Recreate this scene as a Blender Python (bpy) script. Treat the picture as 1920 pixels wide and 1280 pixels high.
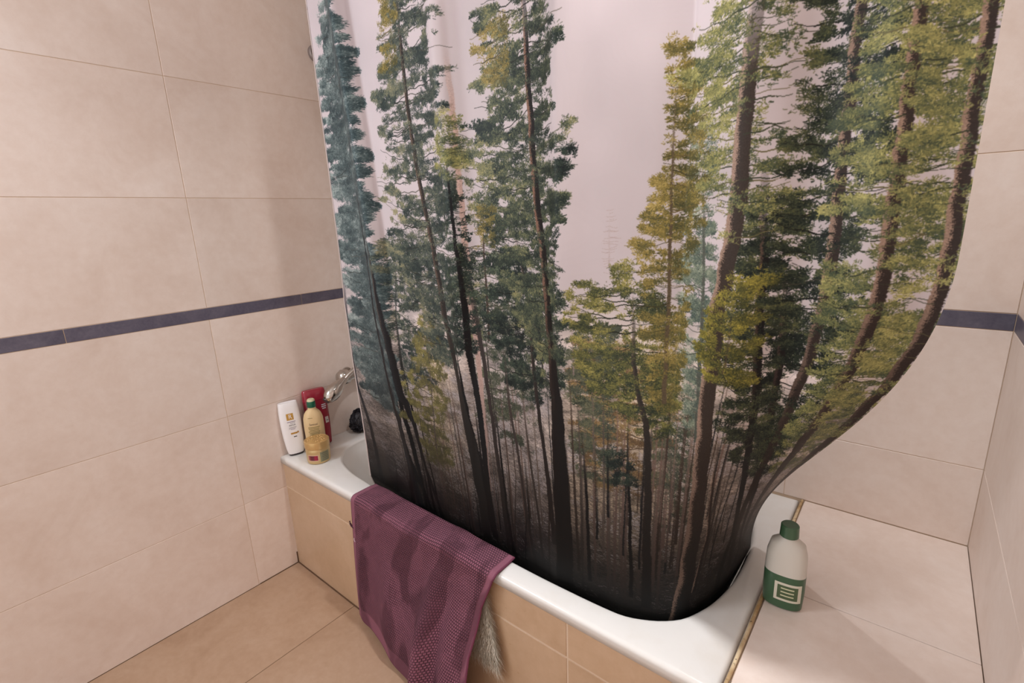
import bpy, bmesh, math, random
import numpy as np
from mathutils import Vector, Matrix
for o in list(bpy.data.objects): bpy.data.objects.remove(o)
SC=bpy.context.scene; C=SC.collection
random.seed(3)
# ---------------------------------------------------------------- camera, light, exposure
def cam_setup():
    f,yaw,pitch,roll=927.08,-.68844,.24486,.03844
    fw=Vector((math.sin(yaw)*math.cos(pitch),math.cos(yaw)*math.cos(pitch),-math.sin(pitch)))
    rt=Vector((math.cos(yaw),-math.sin(yaw),0)); dn=fw.cross(rt)
    c,s=math.cos(roll),math.sin(roll)
    r=c*rt+s*dn; d=-s*rt+c*dn
    cd=bpy.data.cameras.new('camera'); cd.sensor_fit='HORIZONTAL'; cd.sensor_width=36; cd.lens=f/1920*36; cd.clip_start=.02
    co=bpy.data.objects.new('camera',cd); C.objects.link(co)
    M=Matrix((r,-d,-fw)).transposed().to_4x4(); M.translation=Vector((1.8543,-.7958,1.3613)); co.matrix_world=M
    SC.camera=co
cam_setup()
W=bpy.data.worlds.new('world'); SC.world=W; W.use_nodes=True
W.node_tree.nodes['Background'].inputs[0].default_value=(1.0,.955,.925,1)
W.node_tree.nodes['Background'].inputs[1].default_value=1.0
def area(name,loc,target,size,power,col,shape='DISK'):
    l=bpy.data.lights.new(name,'AREA'); l.shape=shape; l.size=size; l.energy=power; l.color=col
    o=bpy.data.objects.new(name,l); C.objects.link(o); o.location=loc
    o.rotation_euler=(Vector(target)-Vector(loc)).to_track_quat('-Z','Y').to_euler(); return o
area('ceiling_lamp',(1.48,.09,2.46),(1.48,.07,0),.10,10.5,(.97,.98,1)).data.spread=math.radians(130)
area('cool_side_light',(.14,-1.25,1.9),(1.45,.13,1.25),.6,16,(.84,.91,1))  # added cool light, unseen, from left-front for the curtain folds; not a window
SC.view_settings.view_transform='Standard'; SC.view_settings.look='None'
SC.view_settings.exposure=0.18; SC.view_settings.gamma=1.0; SC.view_settings.use_curve_mapping=False
OPEN_FRONT=[(.140,.40),(.142,.30),(.150,.225),(.172,.175),(.239,.117),(.333,.087),(.434,.075),(.55,.068),(.80,.060),(1.158,.053),(1.300,.054),(1.398,.058),(1.444,.064),(1.485,.081),(1.521,.104),(1.553,.137),(1.579,.191),(1.595,.245),(1.607,.320),(1.610,.40)]
RIM_Z=.489
def catmull(P,n):
    P=np.array(P,float);Q=np.vstack([2*P[0]-P[1],P,2*P[-1]-P[-2]]);out=[]
    for i in range(1,len(Q)-2):
        t=np.linspace(0,1,n,endpoint=False)[:,None]
        a,b,c,d=Q[i-1],Q[i],Q[i+1],Q[i+2]
        out.append(.5*((2*b)+(c-a)*t+(2*a-5*b+4*c-d)*t**2+(3*b-a-3*c+d)*t**3))
    return np.vstack(out+[P[-1:]])
_rim=np.array([(.30,.105),(.42,.09),(.55,.082),(.80,.073),(1.158,.066),(1.30,.067),(1.394,.071),(1.438,.077),(1.478,.093),(1.513,.116),(1.543,.148),(1.567,.198),(1.583,.25),(1.595,.32),(1.602,.40),(1.606,.50),(1.608,.62),(1.609,.80)])
_rim=catmull(_rim,8)
_len=np.r_[0,np.cumsum(np.hypot(*np.diff(_rim,axis=0).T))]
_len=_len-np.interp(1.30,_rim[:,0],_len)+1.30
def smooth(a,b,x):
    t=np.clip((x-a)/(b-a),0,1);return t*t*(3-2*t)
FOLDS=[(.30,.022),(.36,.018),(.44,.004),(.50,-.020),(.522,-.023),(.540,-.004),(.56,.008),(.66,.004),(.80,-.006),(.86,-.010),(.893,-.019),(.915,-.014),(.935,.000),(.98,.010),(1.10,.006),(1.20,-.008),(1.238,-.022),(1.258,-.030),(1.28,-.026),(1.32,-.014),(1.37,-.004),(1.41,.004),(1.45,.012),(1.492,.024),(1.503,.026),(1.514,.018),(1.58,-.012),(1.62,-.020),(1.66,-.012),(1.72,.010),(1.80,-.012),(1.88,.012),(1.95,0)]
_f=catmull(FOLDS,8); FOLDK=1.45
def curtain_point(s,z):
    s=np.asarray(s,float);z=np.asarray(z,float)
    A=np.interp(z,[.2,.45,.60,.90,1.10,1.55,2.0],[.24,.22,.20,.125,.085,.045,0.])
    Ae=np.interp(z,[.2,.45,.60,.70,.90,1.10,1.55,2.0],[.135,.135,.125,.105,.052,.018,.012,0.])
    k=smooth(.30,.53,s)
    x_t=s+Ae*(1-k)+k*A*np.interp(s,[.53,.92,1.22],[1,.35,0])
    y_t=.13+FOLDK*np.interp(s,_f[:,0],_f[:,1])
    xs=x_t
    xr=np.interp(xs,_len,_rim[:,0]);yr=np.interp(xs,_len,_rim[:,1])
    # small ripples where the cloth is pressed on the tub
    yr=yr+.35*(np.interp(s,_f[:,0],_f[:,1])+.03)*np.interp(s,[1.3,1.5],[1,.0])
    w=1-smooth(RIM_Z+.02,1.30,z)
    w=w**1.15
    x=x_t*(1-w)+xr*w; y=y_t*(1-w)+yr*w
    below=np.clip(RIM_Z-z,0,None)
    # under the rim the cloth hangs a little further in than the tub wall
    x=x-below*.30*smooth(1.45,1.62,s);y=y+below*.34*(1-smooth(1.56,1.75,s))
    return x,y,z
TREES=[
([(0.66,0.924),(0.688,0.724),(0.712,0.516)],0.0036,0.0082,(126,102,92),None,[],30,'mid',1.0,1),
([(0.716,0.932),(0.748,0.732),(0.776,0.524)],0.0036,0.0081,(126,102,92),None,[],30,'mid',1.0,1),
([(0.776,0.956),(0.812,0.736),(0.844,0.508)],0.0036,0.008,(126,102,92),None,[],30,'mid',1.0,1),
([(0.812,0.976),(0.856,0.744),(0.896,0.5)],0.0035,0.008,(126,102,92),None,[],30,'mid',1.0,1),
([(1.016,0.984),(1.06,0.756),(1.096,0.508)],0.0034,0.0076,(126,102,92),None,[],30,'mid',1.0,1),
([(1.056,1.06),(1.104,0.792),(1.152,0.512)],0.0034,0.0075,(126,102,92),None,[],30,'mid',1.0,1),
([(1.084,0.984),(1.124,0.748),(1.164,0.5)],0.0033,0.0075,(126,102,92),None,[],30,'mid',1.0,1),
([(1.304,1.02),(1.32,0.8),(1.336,0.56)],0.0032,0.0071,(120,104,94),None,[],30,'mid',1.0,1),
([(1.316,1.0),(1.332,0.776),(1.348,0.536)],0.0031,0.0071,(126,102,92),None,[],30,'mid',1.0,1),
([(1.34,0.952),(1.352,0.748),(1.364,0.528)],0.0031,0.007,(126,102,92),None,[],30,'mid',1.0,1),
([(1.368,0.996),(1.384,0.764),(1.396,0.516)],0.0031,0.007,(126,102,92),None,[],30,'mid',1.0,1),
([(1.376,0.996),(1.388,0.768),(1.4,0.516)],0.0031,0.0069,(120,104,94),None,[],30,'mid',1.0,1),
([(1.392,0.984),(1.404,0.76),(1.412,0.508)],0.0031,0.0069,(126,102,92),None,[],30,'mid',1.0,1),
([(1.408,0.988),(1.42,0.764),(1.428,0.516)],0.003,0.0069,(126,102,92),None,[],30,'mid',1.0,1),
([(1.416,1.036),(1.428,0.784),(1.436,0.504)],0.003,0.0068,(126,102,92),None,[],30,'mid',1.0,1),
([(1.472,1.04),(1.476,0.78),(1.48,0.488)],0.003,0.0067,(126,102,92),None,[],30,'mid',1.0,1),
([(1.488,1.02),(1.492,0.772),(1.492,0.492)],0.003,0.0066,(126,102,92),None,[],30,'mid',1.0,1),
([(1.504,1.0),(1.508,0.76),(1.508,0.492)],0.0029,0.0066,(126,102,92),None,[],30,'mid',1.0,1),
([(0.588,1.328),(0.548,1.072),(0.544,0.844)],0.0037,0.0056,(60,62,60),None,[(0.528,0.772,1.326),(0.512,0.828,1.206),(0.512,0.868,1.086),(0.532,0.692,0.92)],60,'grey',1.0,1),
([(0.964,1.16),(0.984,0.968),(1.012,0.828)],0.0034,0.0069,(60,56,52),None,[(0.92,1.084,1.192),(0.924,1.14,1.06),(0.936,1.18,0.952),(0.948,1.164,0.854)],60,'mid',0.8,1),
([(1.18,1.176),(1.2,1.004)],0.0033,0.0066,(60,56,52),None,[(1.132,1.256,1.204),(1.14,1.264,1.082),(1.16,1.268,0.98)],60,'dark',1.0,1),
([(1.392,1.008),(1.404,0.916),(1.412,0.848)],0.0031,0.0046,(110,92,78),None,[(1.308,1.496,1.1),(1.3,1.5,1.032),(1.3,1.512,0.964),(1.316,1.52,0.88),(1.344,1.516,0.81)],60,'rust',1.25,1),
([(1.328,1.144),(1.336,1.0),(1.348,0.832)],0.0031,0.0047,(110,96,86),None,[(1.288,1.376,1.142),(1.284,1.392,1.026),(1.292,1.4,0.906),(1.304,1.392,0.806)],60,'mid',0.9,1),
([(1.5,0.976),(1.516,0.816),(1.524,0.696)],0.0029,0.0058,(90,80,70),None,[(1.468,1.552,1.004),(1.472,1.564,0.878),(1.488,1.564,0.744)],60,'mid',0.7,1),
([(1.648,1.0),(1.636,0.768),(1.6,0.52)],0.0017,0.0053,(126,102,92),None,[],30,'mid',1.0,1),
([(1.124,0.808),(1.144,0.704),(1.156,0.596)],0.002,0.0077,(26,26,28),None,[],30,'mid',1.0,1),
([(1.328,0.832),(1.336,0.716),(1.344,0.596)],0.0019,0.0069,(126,102,92),None,[],30,'mid',1.0,1),
([(1.668,1.04),(1.656,0.788),(1.608,0.52)],0.0017,0.0066,(88,78,72),None,[],30,'mid',1.0,1),
([(0.788,0.812),(0.812,0.592),(0.748,0.3)],0.0021,0.0071,(88,78,72),None,[],30,'mid',1.0,1),
([(0.692,0.836),(0.716,0.62),(0.628,0.316)],0.0022,0.0063,(126,102,92),None,[],30,'mid',1.0,1),
([(1.652,1.044),(1.64,0.88),(1.624,0.688)],0.0017,0.0054,(26,26,28),None,[],30,'mid',1.0,1),
([(1.648,0.98),(1.64,0.836),(1.632,0.676)],0.0017,0.0066,(88,78,72),None,[],30,'mid',1.0,1),
([(1.28,0.892),(1.292,0.74),(1.3,0.58)],0.0019,0.0065,(70,56,48),None,[],30,'mid',1.0,1),
([(1.5,1.06),(1.5,0.864),(1.504,0.648)],0.0018,0.0045,(70,56,48),None,[],30,'mid',1.0,1),
([(0.8,0.956),(0.848,0.644),(0.884,0.3)],0.0021,0.0056,(26,26,28),None,[],30,'mid',1.0,1),
([(1.472,1.096),(1.48,0.836),(1.48,0.548)],0.0018,0.0054,(126,102,92),None,[],30,'mid',1.0,1),
([(1.544,1.048),(1.54,0.868),(1.54,0.668)],0.0017,0.0071,(70,56,48),None,[],30,'mid',1.0,1),
([(1.2,0.924),(1.236,0.696),(1.236,0.416)],0.002,0.0077,(70,56,48),None,[],30,'mid',1.0,1),
([(1.148,0.976),(1.192,0.732),(1.208,0.448)],0.002,0.0052,(120,104,94),None,[],30,'mid',1.0,1),
([(1.612,0.876),(1.608,0.788),(1.604,0.692)],0.0017,0.0031,(26,26,28),None,[],30,'mid',1.0,1),
([(1.524,0.948),(1.524,0.828),(1.524,0.696)],0.0017,0.0032,(88,78,72),None,[],30,'mid',1.0,1),
([(1.452,0.964),(1.46,0.784),(1.464,0.592)],0.0018,0.0034,(88,78,72),None,[],30,'mid',1.0,1),
([(1.408,1.0),(1.416,0.82),(1.424,0.624)],0.0018,0.0059,(126,102,92),None,[],30,'mid',1.0,1),
([(1.348,0.92),(1.352,0.808),(1.36,0.692)],0.0019,0.0042,(70,56,48),None,[],30,'mid',1.0,1),
([(0.552,0.856),(0.568,0.676),(0.576,0.48)],0.0022,0.0074,(26,26,28),None,[],30,'mid',1.0,1),
([(1.272,0.944),(1.288,0.756),(1.3,0.552)],0.0019,0.0077,(26,26,28),None,[],30,'mid',1.0,1),
([(1.356,1.072),(1.368,0.88),(1.38,0.684)],0.0019,0.0046,(88,78,72),None,[],30,'mid',1.0,1),
([(1.496,0.972),(1.496,0.824),(1.5,0.664)],0.0018,0.0062,(120,104,94),None,[],30,'mid',1.0,1),
([(0.82,0.936),(0.856,0.716),(0.888,0.484)],0.0021,0.0083,(70,56,48),None,[],30,'mid',1.0,1),
([(1.552,0.9),(1.552,0.76),(1.548,0.612)],0.0017,0.0029,(88,78,72),None,[],30,'mid',1.0,1),
([(0.984,0.88),(1.024,0.64),(0.976,0.3)],0.002,0.0062,(120,104,94),None,[],30,'mid',1.0,1),
([(1.568,1.036),(1.56,0.824),(1.552,0.588)],0.0017,0.0054,(70,56,48),None,[],30,'mid',1.0,1),
([(1.308,0.908),(1.32,0.756),(1.328,0.588)],0.0019,0.0074,(70,56,48),None,[],30,'mid',1.0,1),
([(1.688,0.9),(1.692,0.768),(1.688,0.628)],0.0016,0.0053,(26,26,28),None,[],30,'mid',1.0,1),
([(1.496,1.092),(1.5,0.848),(1.5,0.58)],0.0018,0.0071,(70,56,48),None,[],30,'mid',1.0,1),
([(0.908,0.708),(0.916,0.612),(0.924,0.508)],0.0021,0.0063,(26,26,28),None,[],30,'mid',1.0,1),
([(1.572,0.856),(1.572,0.728),(1.568,0.592)],0.0017,0.0045,(70,56,48),None,[],30,'mid',1.0,1),
([(1.488,1.008),(1.492,0.788),(1.496,0.548)],0.0018,0.0064,(126,102,92),None,[],30,'mid',1.0,1),
([(1.128,0.816),(1.144,0.72),(1.16,0.62)],0.002,0.0068,(70,56,48),None,[],30,'mid',1.0,1),
([(1.048,0.844),(1.08,0.644),(1.056,0.376)],0.002,0.0065,(126,102,92),None,[],30,'mid',1.0,1),
([(1.6,1.02),(1.592,0.856),(1.58,0.676)],0.0017,0.004,(88,78,72),None,[],30,'mid',1.0,1),
([(1.268,0.864),(1.284,0.68),(1.292,0.48)],0.0019,0.0063,(70,56,48),None,[],30,'mid',1.0,1),
([(1.532,0.852),(1.532,0.736),(1.532,0.608)],0.0017,0.0056,(70,56,48),None,[],30,'mid',1.0,1),
([(0.428,0.708),(0.436,0.572),(0.416,0.392)],0.0022,0.0065,(26,26,28),None,[],30,'mid',1.0,1),
([(1.624,1.128),(1.6,0.852),(1.56,0.536)],0.0017,0.0064,(26,26,28),None,[],30,'mid',1.0,1),
([(1.004,0.92),(1.032,0.752),(1.056,0.572)],0.002,0.0036,(26,26,28),None,[],30,'mid',1.0,1),
([(1.496,0.908),(1.5,0.816),(1.5,0.716)],0.0018,0.0041,(126,102,92),None,[],30,'mid',1.0,1),
([(1.6,1.096),(1.584,0.872),(1.564,0.62)],0.0017,0.0066,(120,104,94),None,[],30,'mid',1.0,1),
([(1.32,0.9),(1.332,0.716),(1.344,0.52)],0.0019,0.0071,(120,104,94),None,[],30,'mid',1.0,1),
([(0.872,0.72),(0.888,0.58),(0.844,0.392)],0.0021,0.0083,(120,104,94),None,[],30,'mid',1.0,1),
([(1.456,0.908),(1.464,0.732),(1.464,0.54)],0.0018,0.0069,(120,104,94),None,[],30,'mid',1.0,1),
([(0.988,0.772),(1.004,0.656),(1.02,0.54)],0.0021,0.0058,(26,26,28),None,[],30,'mid',1.0,1),
([(0.672,0.716),(0.68,0.576),(0.628,0.392)],0.0022,0.0079,(88,78,72),None,[],30,'mid',1.0,1),
([(1.12,0.78),(1.136,0.648),(1.152,0.512)],0.002,0.008,(88,78,72),None,[],30,'mid',1.0,1),
([(1.52,0.844),(1.52,0.724),(1.52,0.596)],0.0018,0.0052,(26,26,28),None,[],30,'mid',1.0,1),
([(1.668,0.872),(1.668,0.772),(1.668,0.664)],0.0016,0.0038,(70,56,48),None,[],30,'mid',1.0,1),
([(0.932,0.832),(0.952,0.684),(0.968,0.532)],0.0021,0.0051,(70,56,48),None,[],30,'mid',1.0,1),
([(1.556,1.06),(1.552,0.82),(1.544,0.548)],0.0017,0.0043,(120,104,94),None,[],30,'mid',1.0,1),
([(0.524,0.944),(0.532,0.716),(0.536,0.472)],0.0022,0.0051,(70,56,48),None,[],30,'mid',1.0,1),
([(1.68,1.028),(1.672,0.816),(1.64,0.58)],0.0016,0.005,(26,26,28),None,[],30,'mid',1.0,1),
([(1.26,0.816),(1.264,0.744),(1.272,0.672)],0.0019,0.0054,(120,104,94),None,[],30,'mid',1.0,1),
([(1.444,0.908),(1.448,0.82),(1.452,0.732)],0.0018,0.0034,(70,56,48),None,[],30,'mid',1.0,1),
([(0.924,0.932),(0.952,0.668),(0.92,0.324)],0.0021,0.0083,(70,56,48),None,[],30,'mid',1.0,1),
([(1.16,0.94),(1.184,0.784),(1.212,0.62)],0.002,0.0077,(120,104,94),None,[],30,'mid',1.0,1),
([(1.632,0.864),(1.628,0.72),(1.62,0.568)],0.0017,0.0052,(120,104,94),None,[],30,'mid',1.0,1),
([(1.56,1.036),(1.556,0.824),(1.548,0.588)],0.0017,0.0061,(126,102,92),None,[],30,'mid',1.0,1),
([(1.392,0.864),(1.4,0.728),(1.408,0.58)],0.0018,0.0033,(126,102,92),None,[],30,'mid',1.0,1),
([(1.048,0.996),(1.096,0.712),(1.076,0.344)],0.002,0.006,(70,56,48),None,[],30,'mid',1.0,1),
([(1.484,0.856),(1.488,0.724),(1.488,0.58)],0.0018,0.0055,(70,56,48),None,[],30,'mid',1.0,1),
([(1.508,0.852),(1.512,0.756),(1.512,0.656)],0.0018,0.006,(126,102,92),None,[],30,'mid',1.0,1),
([(1.644,1.072),(1.632,0.912),(1.616,0.724)],0.0017,0.0065,(126,102,92),None,[],30,'mid',1.0,1),
([(1.3,1.032),(1.32,0.768),(1.332,0.468)],0.0019,0.0054,(88,78,72),None,[],30,'mid',1.0,1),
([(1.208,1.056),(1.24,0.828),(1.268,0.58)],0.0019,0.0054,(26,26,28),None,[],30,'mid',1.0,1),
([(1.524,0.864),(1.524,0.804),(1.524,0.744)],0.0017,0.0059,(126,102,92),None,[],30,'mid',1.0,1),
([(0.712,0.836),(0.74,0.576),(0.756,0.3)],0.0021,0.0074,(88,78,72),None,[],30,'mid',1.0,1),
([(0.98,0.848),(1.016,0.64),(0.984,0.36)],0.002,0.0062,(70,56,48),None,[],30,'mid',1.0,1),
([(1.044,0.812),(1.06,0.696),(1.076,0.576)],0.002,0.0074,(88,78,72),None,[],30,'mid',1.0,1),
([(1.284,1.064),(1.3,0.812),(1.32,0.54)],0.0019,0.0076,(70,56,48),None,[],30,'mid',1.0,1),
([(0.744,0.688),(0.748,0.608),(0.756,0.528)],0.0021,0.0068,(120,104,94),None,[],30,'mid',1.0,1),
([(0.948,0.992),(0.984,0.744),(1.02,0.48)],0.0021,0.0057,(126,102,92),None,[],30,'mid',1.0,1),
([(1.292,0.94),(1.3,0.808),(1.312,0.672)],0.0019,0.0039,(70,56,48),None,[],30,'mid',1.0,1),
([(1.54,1.08),(1.536,0.856),(1.536,0.608)],0.0017,0.0033,(70,56,48),None,[],30,'mid',1.0,1),
([(1.416,0.984),(1.424,0.812),(1.428,0.624)],0.0018,0.0045,(26,26,28),None,[],30,'mid',1.0,1),
([(1.46,0.856),(1.464,0.724),(1.464,0.584)],0.0018,0.0057,(120,104,94),None,[],30,'mid',1.0,1),
([(1.452,0.864),(1.456,0.796),(1.46,0.732)],0.0018,0.0051,(26,26,28),None,[],30,'mid',1.0,1),
([(1.596,1.112),(1.584,0.912),(1.564,0.688)],0.0017,0.0052,(126,102,92),None,[],30,'mid',1.0,1),
([(1.352,0.824),(1.36,0.736),(1.364,0.64)],0.0019,0.0061,(26,26,28),None,[],30,'mid',1.0,1),
([(0.72,0.684),(0.728,0.576),(0.704,0.44)],0.0021,0.0036,(70,56,48),None,[],30,'mid',1.0,1),
([(1.388,1.04),(1.404,0.796),(1.412,0.528)],0.0018,0.0054,(126,102,92),None,[],30,'mid',1.0,1),
([(1.372,0.96),(1.38,0.832),(1.388,0.704)],0.0019,0.0055,(26,26,28),None,[],30,'mid',1.0,1),
([(0.724,1.008),(0.776,0.668),(0.812,0.3)],0.0021,0.0039,(88,78,72),None,[],30,'mid',1.0,1),
([(0.396,0.616),(0.408,0.516),(0.368,0.356)],0.0023,0.008,(70,56,48),None,[],30,'mid',1.0,1),
([(1.52,1.04),(1.52,0.844),(1.52,0.624)],0.0017,0.004,(126,102,92),None,[],30,'mid',1.0,1),
([(1.484,0.892),(1.488,0.768),(1.488,0.636)],0.0018,0.0058,(120,104,94),None,[],30,'mid',1.0,1),
([(0.476,0.848),(0.488,0.66),(0.48,0.444)],0.0022,0.0089,(88,78,72),None,[],30,'mid',1.0,1),
([(1.628,1.116),(1.612,0.888),(1.576,0.62)],0.0017,0.0036,(70,56,48),None,[],30,'mid',1.0,1),
([(1.424,0.832),(1.428,0.768),(1.432,0.7)],0.0018,0.0046,(70,56,48),None,[],30,'mid',1.0,1),
([(1.468,0.888),(1.468,0.808),(1.472,0.728)],0.0018,0.0039,(70,56,48),None,[],30,'mid',1.0,1),
([(1.12,0.756),(1.14,0.608),(1.128,0.42)],0.002,0.0081,(26,26,28),None,[],30,'mid',1.0,1),
([(1.156,0.816),(1.172,0.704),(1.188,0.588)],0.002,0.0046,(120,104,94),None,[],30,'mid',1.0,1),
([(1.64,0.908),(1.636,0.756),(1.624,0.592)],0.0017,0.0041,(70,56,48),None,[],30,'mid',1.0,1),
([(1.632,1.016),(1.624,0.88),(1.616,0.732)],0.0017,0.0037,(26,26,28),None,[],30,'mid',1.0,1),
([(1.368,0.852),(1.376,0.736),(1.38,0.616)],0.0019,0.0068,(120,104,94),None,[],30,'mid',1.0,1),
([(1.024,0.968),(1.064,0.728),(1.088,0.464)],0.002,0.006,(70,56,48),None,[],30,'mid',1.0,1),
([(1.584,1.008),(1.576,0.816),(1.564,0.608)],0.0017,0.0057,(126,102,92),None,[],30,'mid',1.0,1),
([(1.604,1.104),(1.584,0.848),(1.556,0.556)],0.0017,0.0067,(88,78,72),None,[],30,'mid',1.0,1),
([(1.1,1.064),(1.144,0.808),(1.184,0.536)],0.002,0.0043,(126,102,92),None,[],30,'mid',1.0,1),
([(0.816,0.904),(0.852,0.624),(0.852,0.3)],0.0021,0.0067,(120,104,94),None,[],30,'mid',1.0,1),
([(1.452,0.948),(1.46,0.78),(1.464,0.6)],0.0018,0.0052,(26,26,28),None,[],30,'mid',1.0,1),
([(0.548,0.616),(0.552,0.548),(0.548,0.472)],0.0022,0.0081,(88,78,72),None,[],30,'mid',1.0,1),
([(1.404,0.892),(1.412,0.756),(1.42,0.616)],0.0018,0.0046,(120,104,94),None,[],30,'mid',1.0,1),
([(0.54,0.76),(0.544,0.624),(0.544,0.472)],0.0022,0.0055,(88,78,72),None,[],30,'mid',1.0,1),
([(1.648,0.876),(1.648,0.764),(1.644,0.648)],0.0017,0.0037,(70,56,48),None,[],30,'mid',1.0,1),
([(1.464,1.056),(1.468,0.872),(1.472,0.676)],0.0018,0.0072,(88,78,72),None,[],30,'mid',1.0,1),
([(0.524,1.172),(0.52,0.944),(0.5,0.572),(0.488,0.472)],0.0047,0.0206,(20,18,19),None,[],30,'mid',1.0,1),
([(0.524,1.072),(0.528,0.812),(0.552,0.496)],0.0047,0.0167,(20,18,19),None,[],30,'mid',1.0,1),
([(0.54,0.992),(0.564,0.78),(0.616,0.472)],0.0046,0.0221,(20,18,19),None,[],30,'mid',1.0,1),
([(0.584,0.88),(0.62,0.68),(0.66,0.452)],0.0046,0.0128,(20,18,19),None,[],30,'mid',1.0,1),
([(0.868,1.1),(0.904,0.904),(0.944,0.576)],0.0044,0.0211,(20,18,19),None,[],30,'mid',1.0,1),
([(0.888,0.988),(0.924,0.784),(0.98,0.52)],0.0044,0.0157,(20,18,19),None,[],30,'mid',1.0,1),
([(0.932,0.876),(0.948,0.7),(0.996,0.508)],0.0043,0.0121,(20,18,19),None,[],30,'mid',1.0,1),
([(1.004,0.912),(1.036,0.72),(1.076,0.484)],0.0042,0.0153,(20,18,19),None,[],30,'mid',1.0,1),
([(1.316,0.9),(1.336,0.724),(1.348,0.524)],0.0039,0.0095,(20,18,19),None,[],30,'mid',1.0,1),
([(1.416,0.92),(1.436,0.732),(1.452,0.524)],0.0038,0.0091,(20,18,19),None,[],30,'mid',1.0,1),
([(0.728,1.124),(0.712,0.932),(0.692,0.692)],0.0036,0.0073,(88,78,72),None,[(0.708,0.748,1.11),(0.624,0.788,1.024),(0.552,0.804,0.896),(0.54,0.8,0.77),(0.58,0.8,0.694)],46,'yellow',1.3,1),
([(0.988,1.424),(0.98,1.272),(0.988,1.052)],0.0035,0.0087,(70,56,48),None,[(0.956,1.032,1.418),(0.932,1.072,1.324),(0.92,1.076,1.218),(0.928,1.06,1.082)],34,'green',1.1,1),
([(1.364,1.368),(1.364,1.256)],0.0015,0.0031,(140,122,116),None,[(1.356,1.372,1.364),(1.348,1.384,1.31),(1.352,1.38,1.26)],10,'bare',1,1),
([(1.288,1.192),(1.296,1.02)],0.0016,0.0032,(140,122,116),None,[],30,'mid',1.0,1),
([(0.5,2.016),(0.464,1.84),(0.488,1.632),(0.488,1.392),(0.476,1.132),(0.492,0.904),(0.508,0.644),(0.528,0.492)],0.0077,0.0249,(24,34,44),None,[(0.42,0.528,2.014),(0.344,0.532,1.902),(0.308,0.54,1.734),(0.304,0.54,1.552),(0.32,0.536,1.362),(0.304,0.54,1.124),(0.3,0.532,0.952),(0.336,0.512,0.816)],120,'teal',3.0,1),
([(0.464,1.548),(0.476,1.264),(0.472,1.064),(0.492,0.804),(0.524,0.6),(0.592,0.476)],0.0057,0.0207,(22,24,30),None,[],30,'mid',1.0,1),
([(0.508,1.344),(0.52,1.072),(0.532,0.844),(0.592,0.624),(0.676,0.48)],0.0112,0.0223,(34,32,34),(96,82,74),[],30,'mid',1.0,1),
([(0.316,1.184),(0.3,0.964),(0.308,0.816),(0.348,0.684),(0.368,0.492)],0.0135,0.0174,(52,52,58),None,[],30,'mid',1.0,1),
([(0.364,0.688),(0.388,0.552),(0.404,0.444)],0.0265,0.0341,(122,106,96),(150,132,118),[],30,'mid',1.0,1),  # broad brown band: a lit fold of the cloth painted into the print
([(0.764,1.944),(0.756,1.804),(0.752,1.652),(0.764,1.48),(0.796,1.312),(0.828,1.112),(0.872,0.956),(0.916,0.772),(0.94,0.604),(0.952,0.496)],0.0108,0.0361,(44,40,38),(92,76,66),[(0.728,0.812,1.942),(0.66,0.9,1.844),(0.628,0.916,1.762),(0.592,0.92,1.664),(0.596,0.92,1.572),(0.576,0.916,1.466),(0.556,0.916,1.354),(0.556,0.92,1.208),(0.636,0.928,1.092),(0.704,0.924,1.006)],115,'grey',1.6,1),
([(0.924,1.752),(0.928,1.624),(0.928,1.468),(0.932,1.312),(0.932,1.16),(0.948,1.02),(0.96,0.848),(0.976,0.644)],0.0088,0.0176,(186,156,146),(206,176,166),[],30,'mid',1.0,1),  # pale pink strip: highlight along a cloth fold, painted in as a trunk
([(0.908,1.568),(0.908,1.456),(0.912,1.312),(0.92,1.16),(0.928,0.992),(0.952,0.82),(0.968,0.644),(0.992,0.508)],0.0026,0.0263,(24,22,24),None,[(0.884,0.936,1.43),(0.86,0.94,1.296),(0.86,0.956,1.158),(0.856,0.956,1.044)],26,'dark',1.0,1),
([(0.932,1.216),(0.956,1.048),(0.988,0.884),(1.028,0.688),(1.056,0.496)],0.0121,0.0189,(58,50,48),None,[],30,'mid',1.0,1),
([(1.092,1.348),(1.116,1.26),(1.14,1.172),(1.16,1.02),(1.196,0.872),(1.232,0.748),(1.256,0.588)],0.0082,0.0181,(44,38,36),(104,84,74),[(1.028,1.14,1.37),(0.98,1.176,1.286),(0.964,1.188,1.168),(0.956,1.196,1.05),(0.992,1.2,0.958)],52,'dark',1.25,1),
([(1.04,1.056),(1.068,0.896),(1.116,0.74),(1.156,0.576),(1.18,0.492)],0.0084,0.0134,(70,60,56),None,[],30,'mid',1.0,1),
([(1.112,0.96),(1.148,0.804),(1.192,0.648),(1.216,0.508)],0.0066,0.0116,(76,66,60),None,[],30,'mid',1.0,1),
([(1.152,1.852),(1.16,1.736),(1.164,1.632),(1.172,1.504),(1.184,1.368),(1.204,1.252),(1.228,1.108),(1.256,0.952),(1.268,0.788),(1.28,0.624),(1.284,0.484)],0.0131,0.0457,(26,22,22),(128,96,80),[(1.032,1.244,1.856),(0.976,1.264,1.802),(0.976,1.264,1.742),(0.948,1.26,1.672),(0.932,1.26,1.576),(0.932,1.28,1.488),(0.968,1.272,1.43),(0.988,1.276,1.346),(1.028,1.276,1.264),(1.08,1.272,1.178),(1.128,1.272,1.08),(1.172,1.268,1.006)],140,'green',1.6,1),
([(1.072,1.756),(1.08,1.672)],0.0017,0.0017,(120,100,60),None,[(0.992,1.144,1.778),(0.976,1.116,1.73),(0.996,1.1,1.686)],10,'gold',0.7,1),
([(0.992,1.388),(0.992,1.296)],0.0017,0.0017,(120,100,60),None,[(0.968,1.032,1.4),(0.96,1.024,1.324)],10,'gold',0.7,1),
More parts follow.
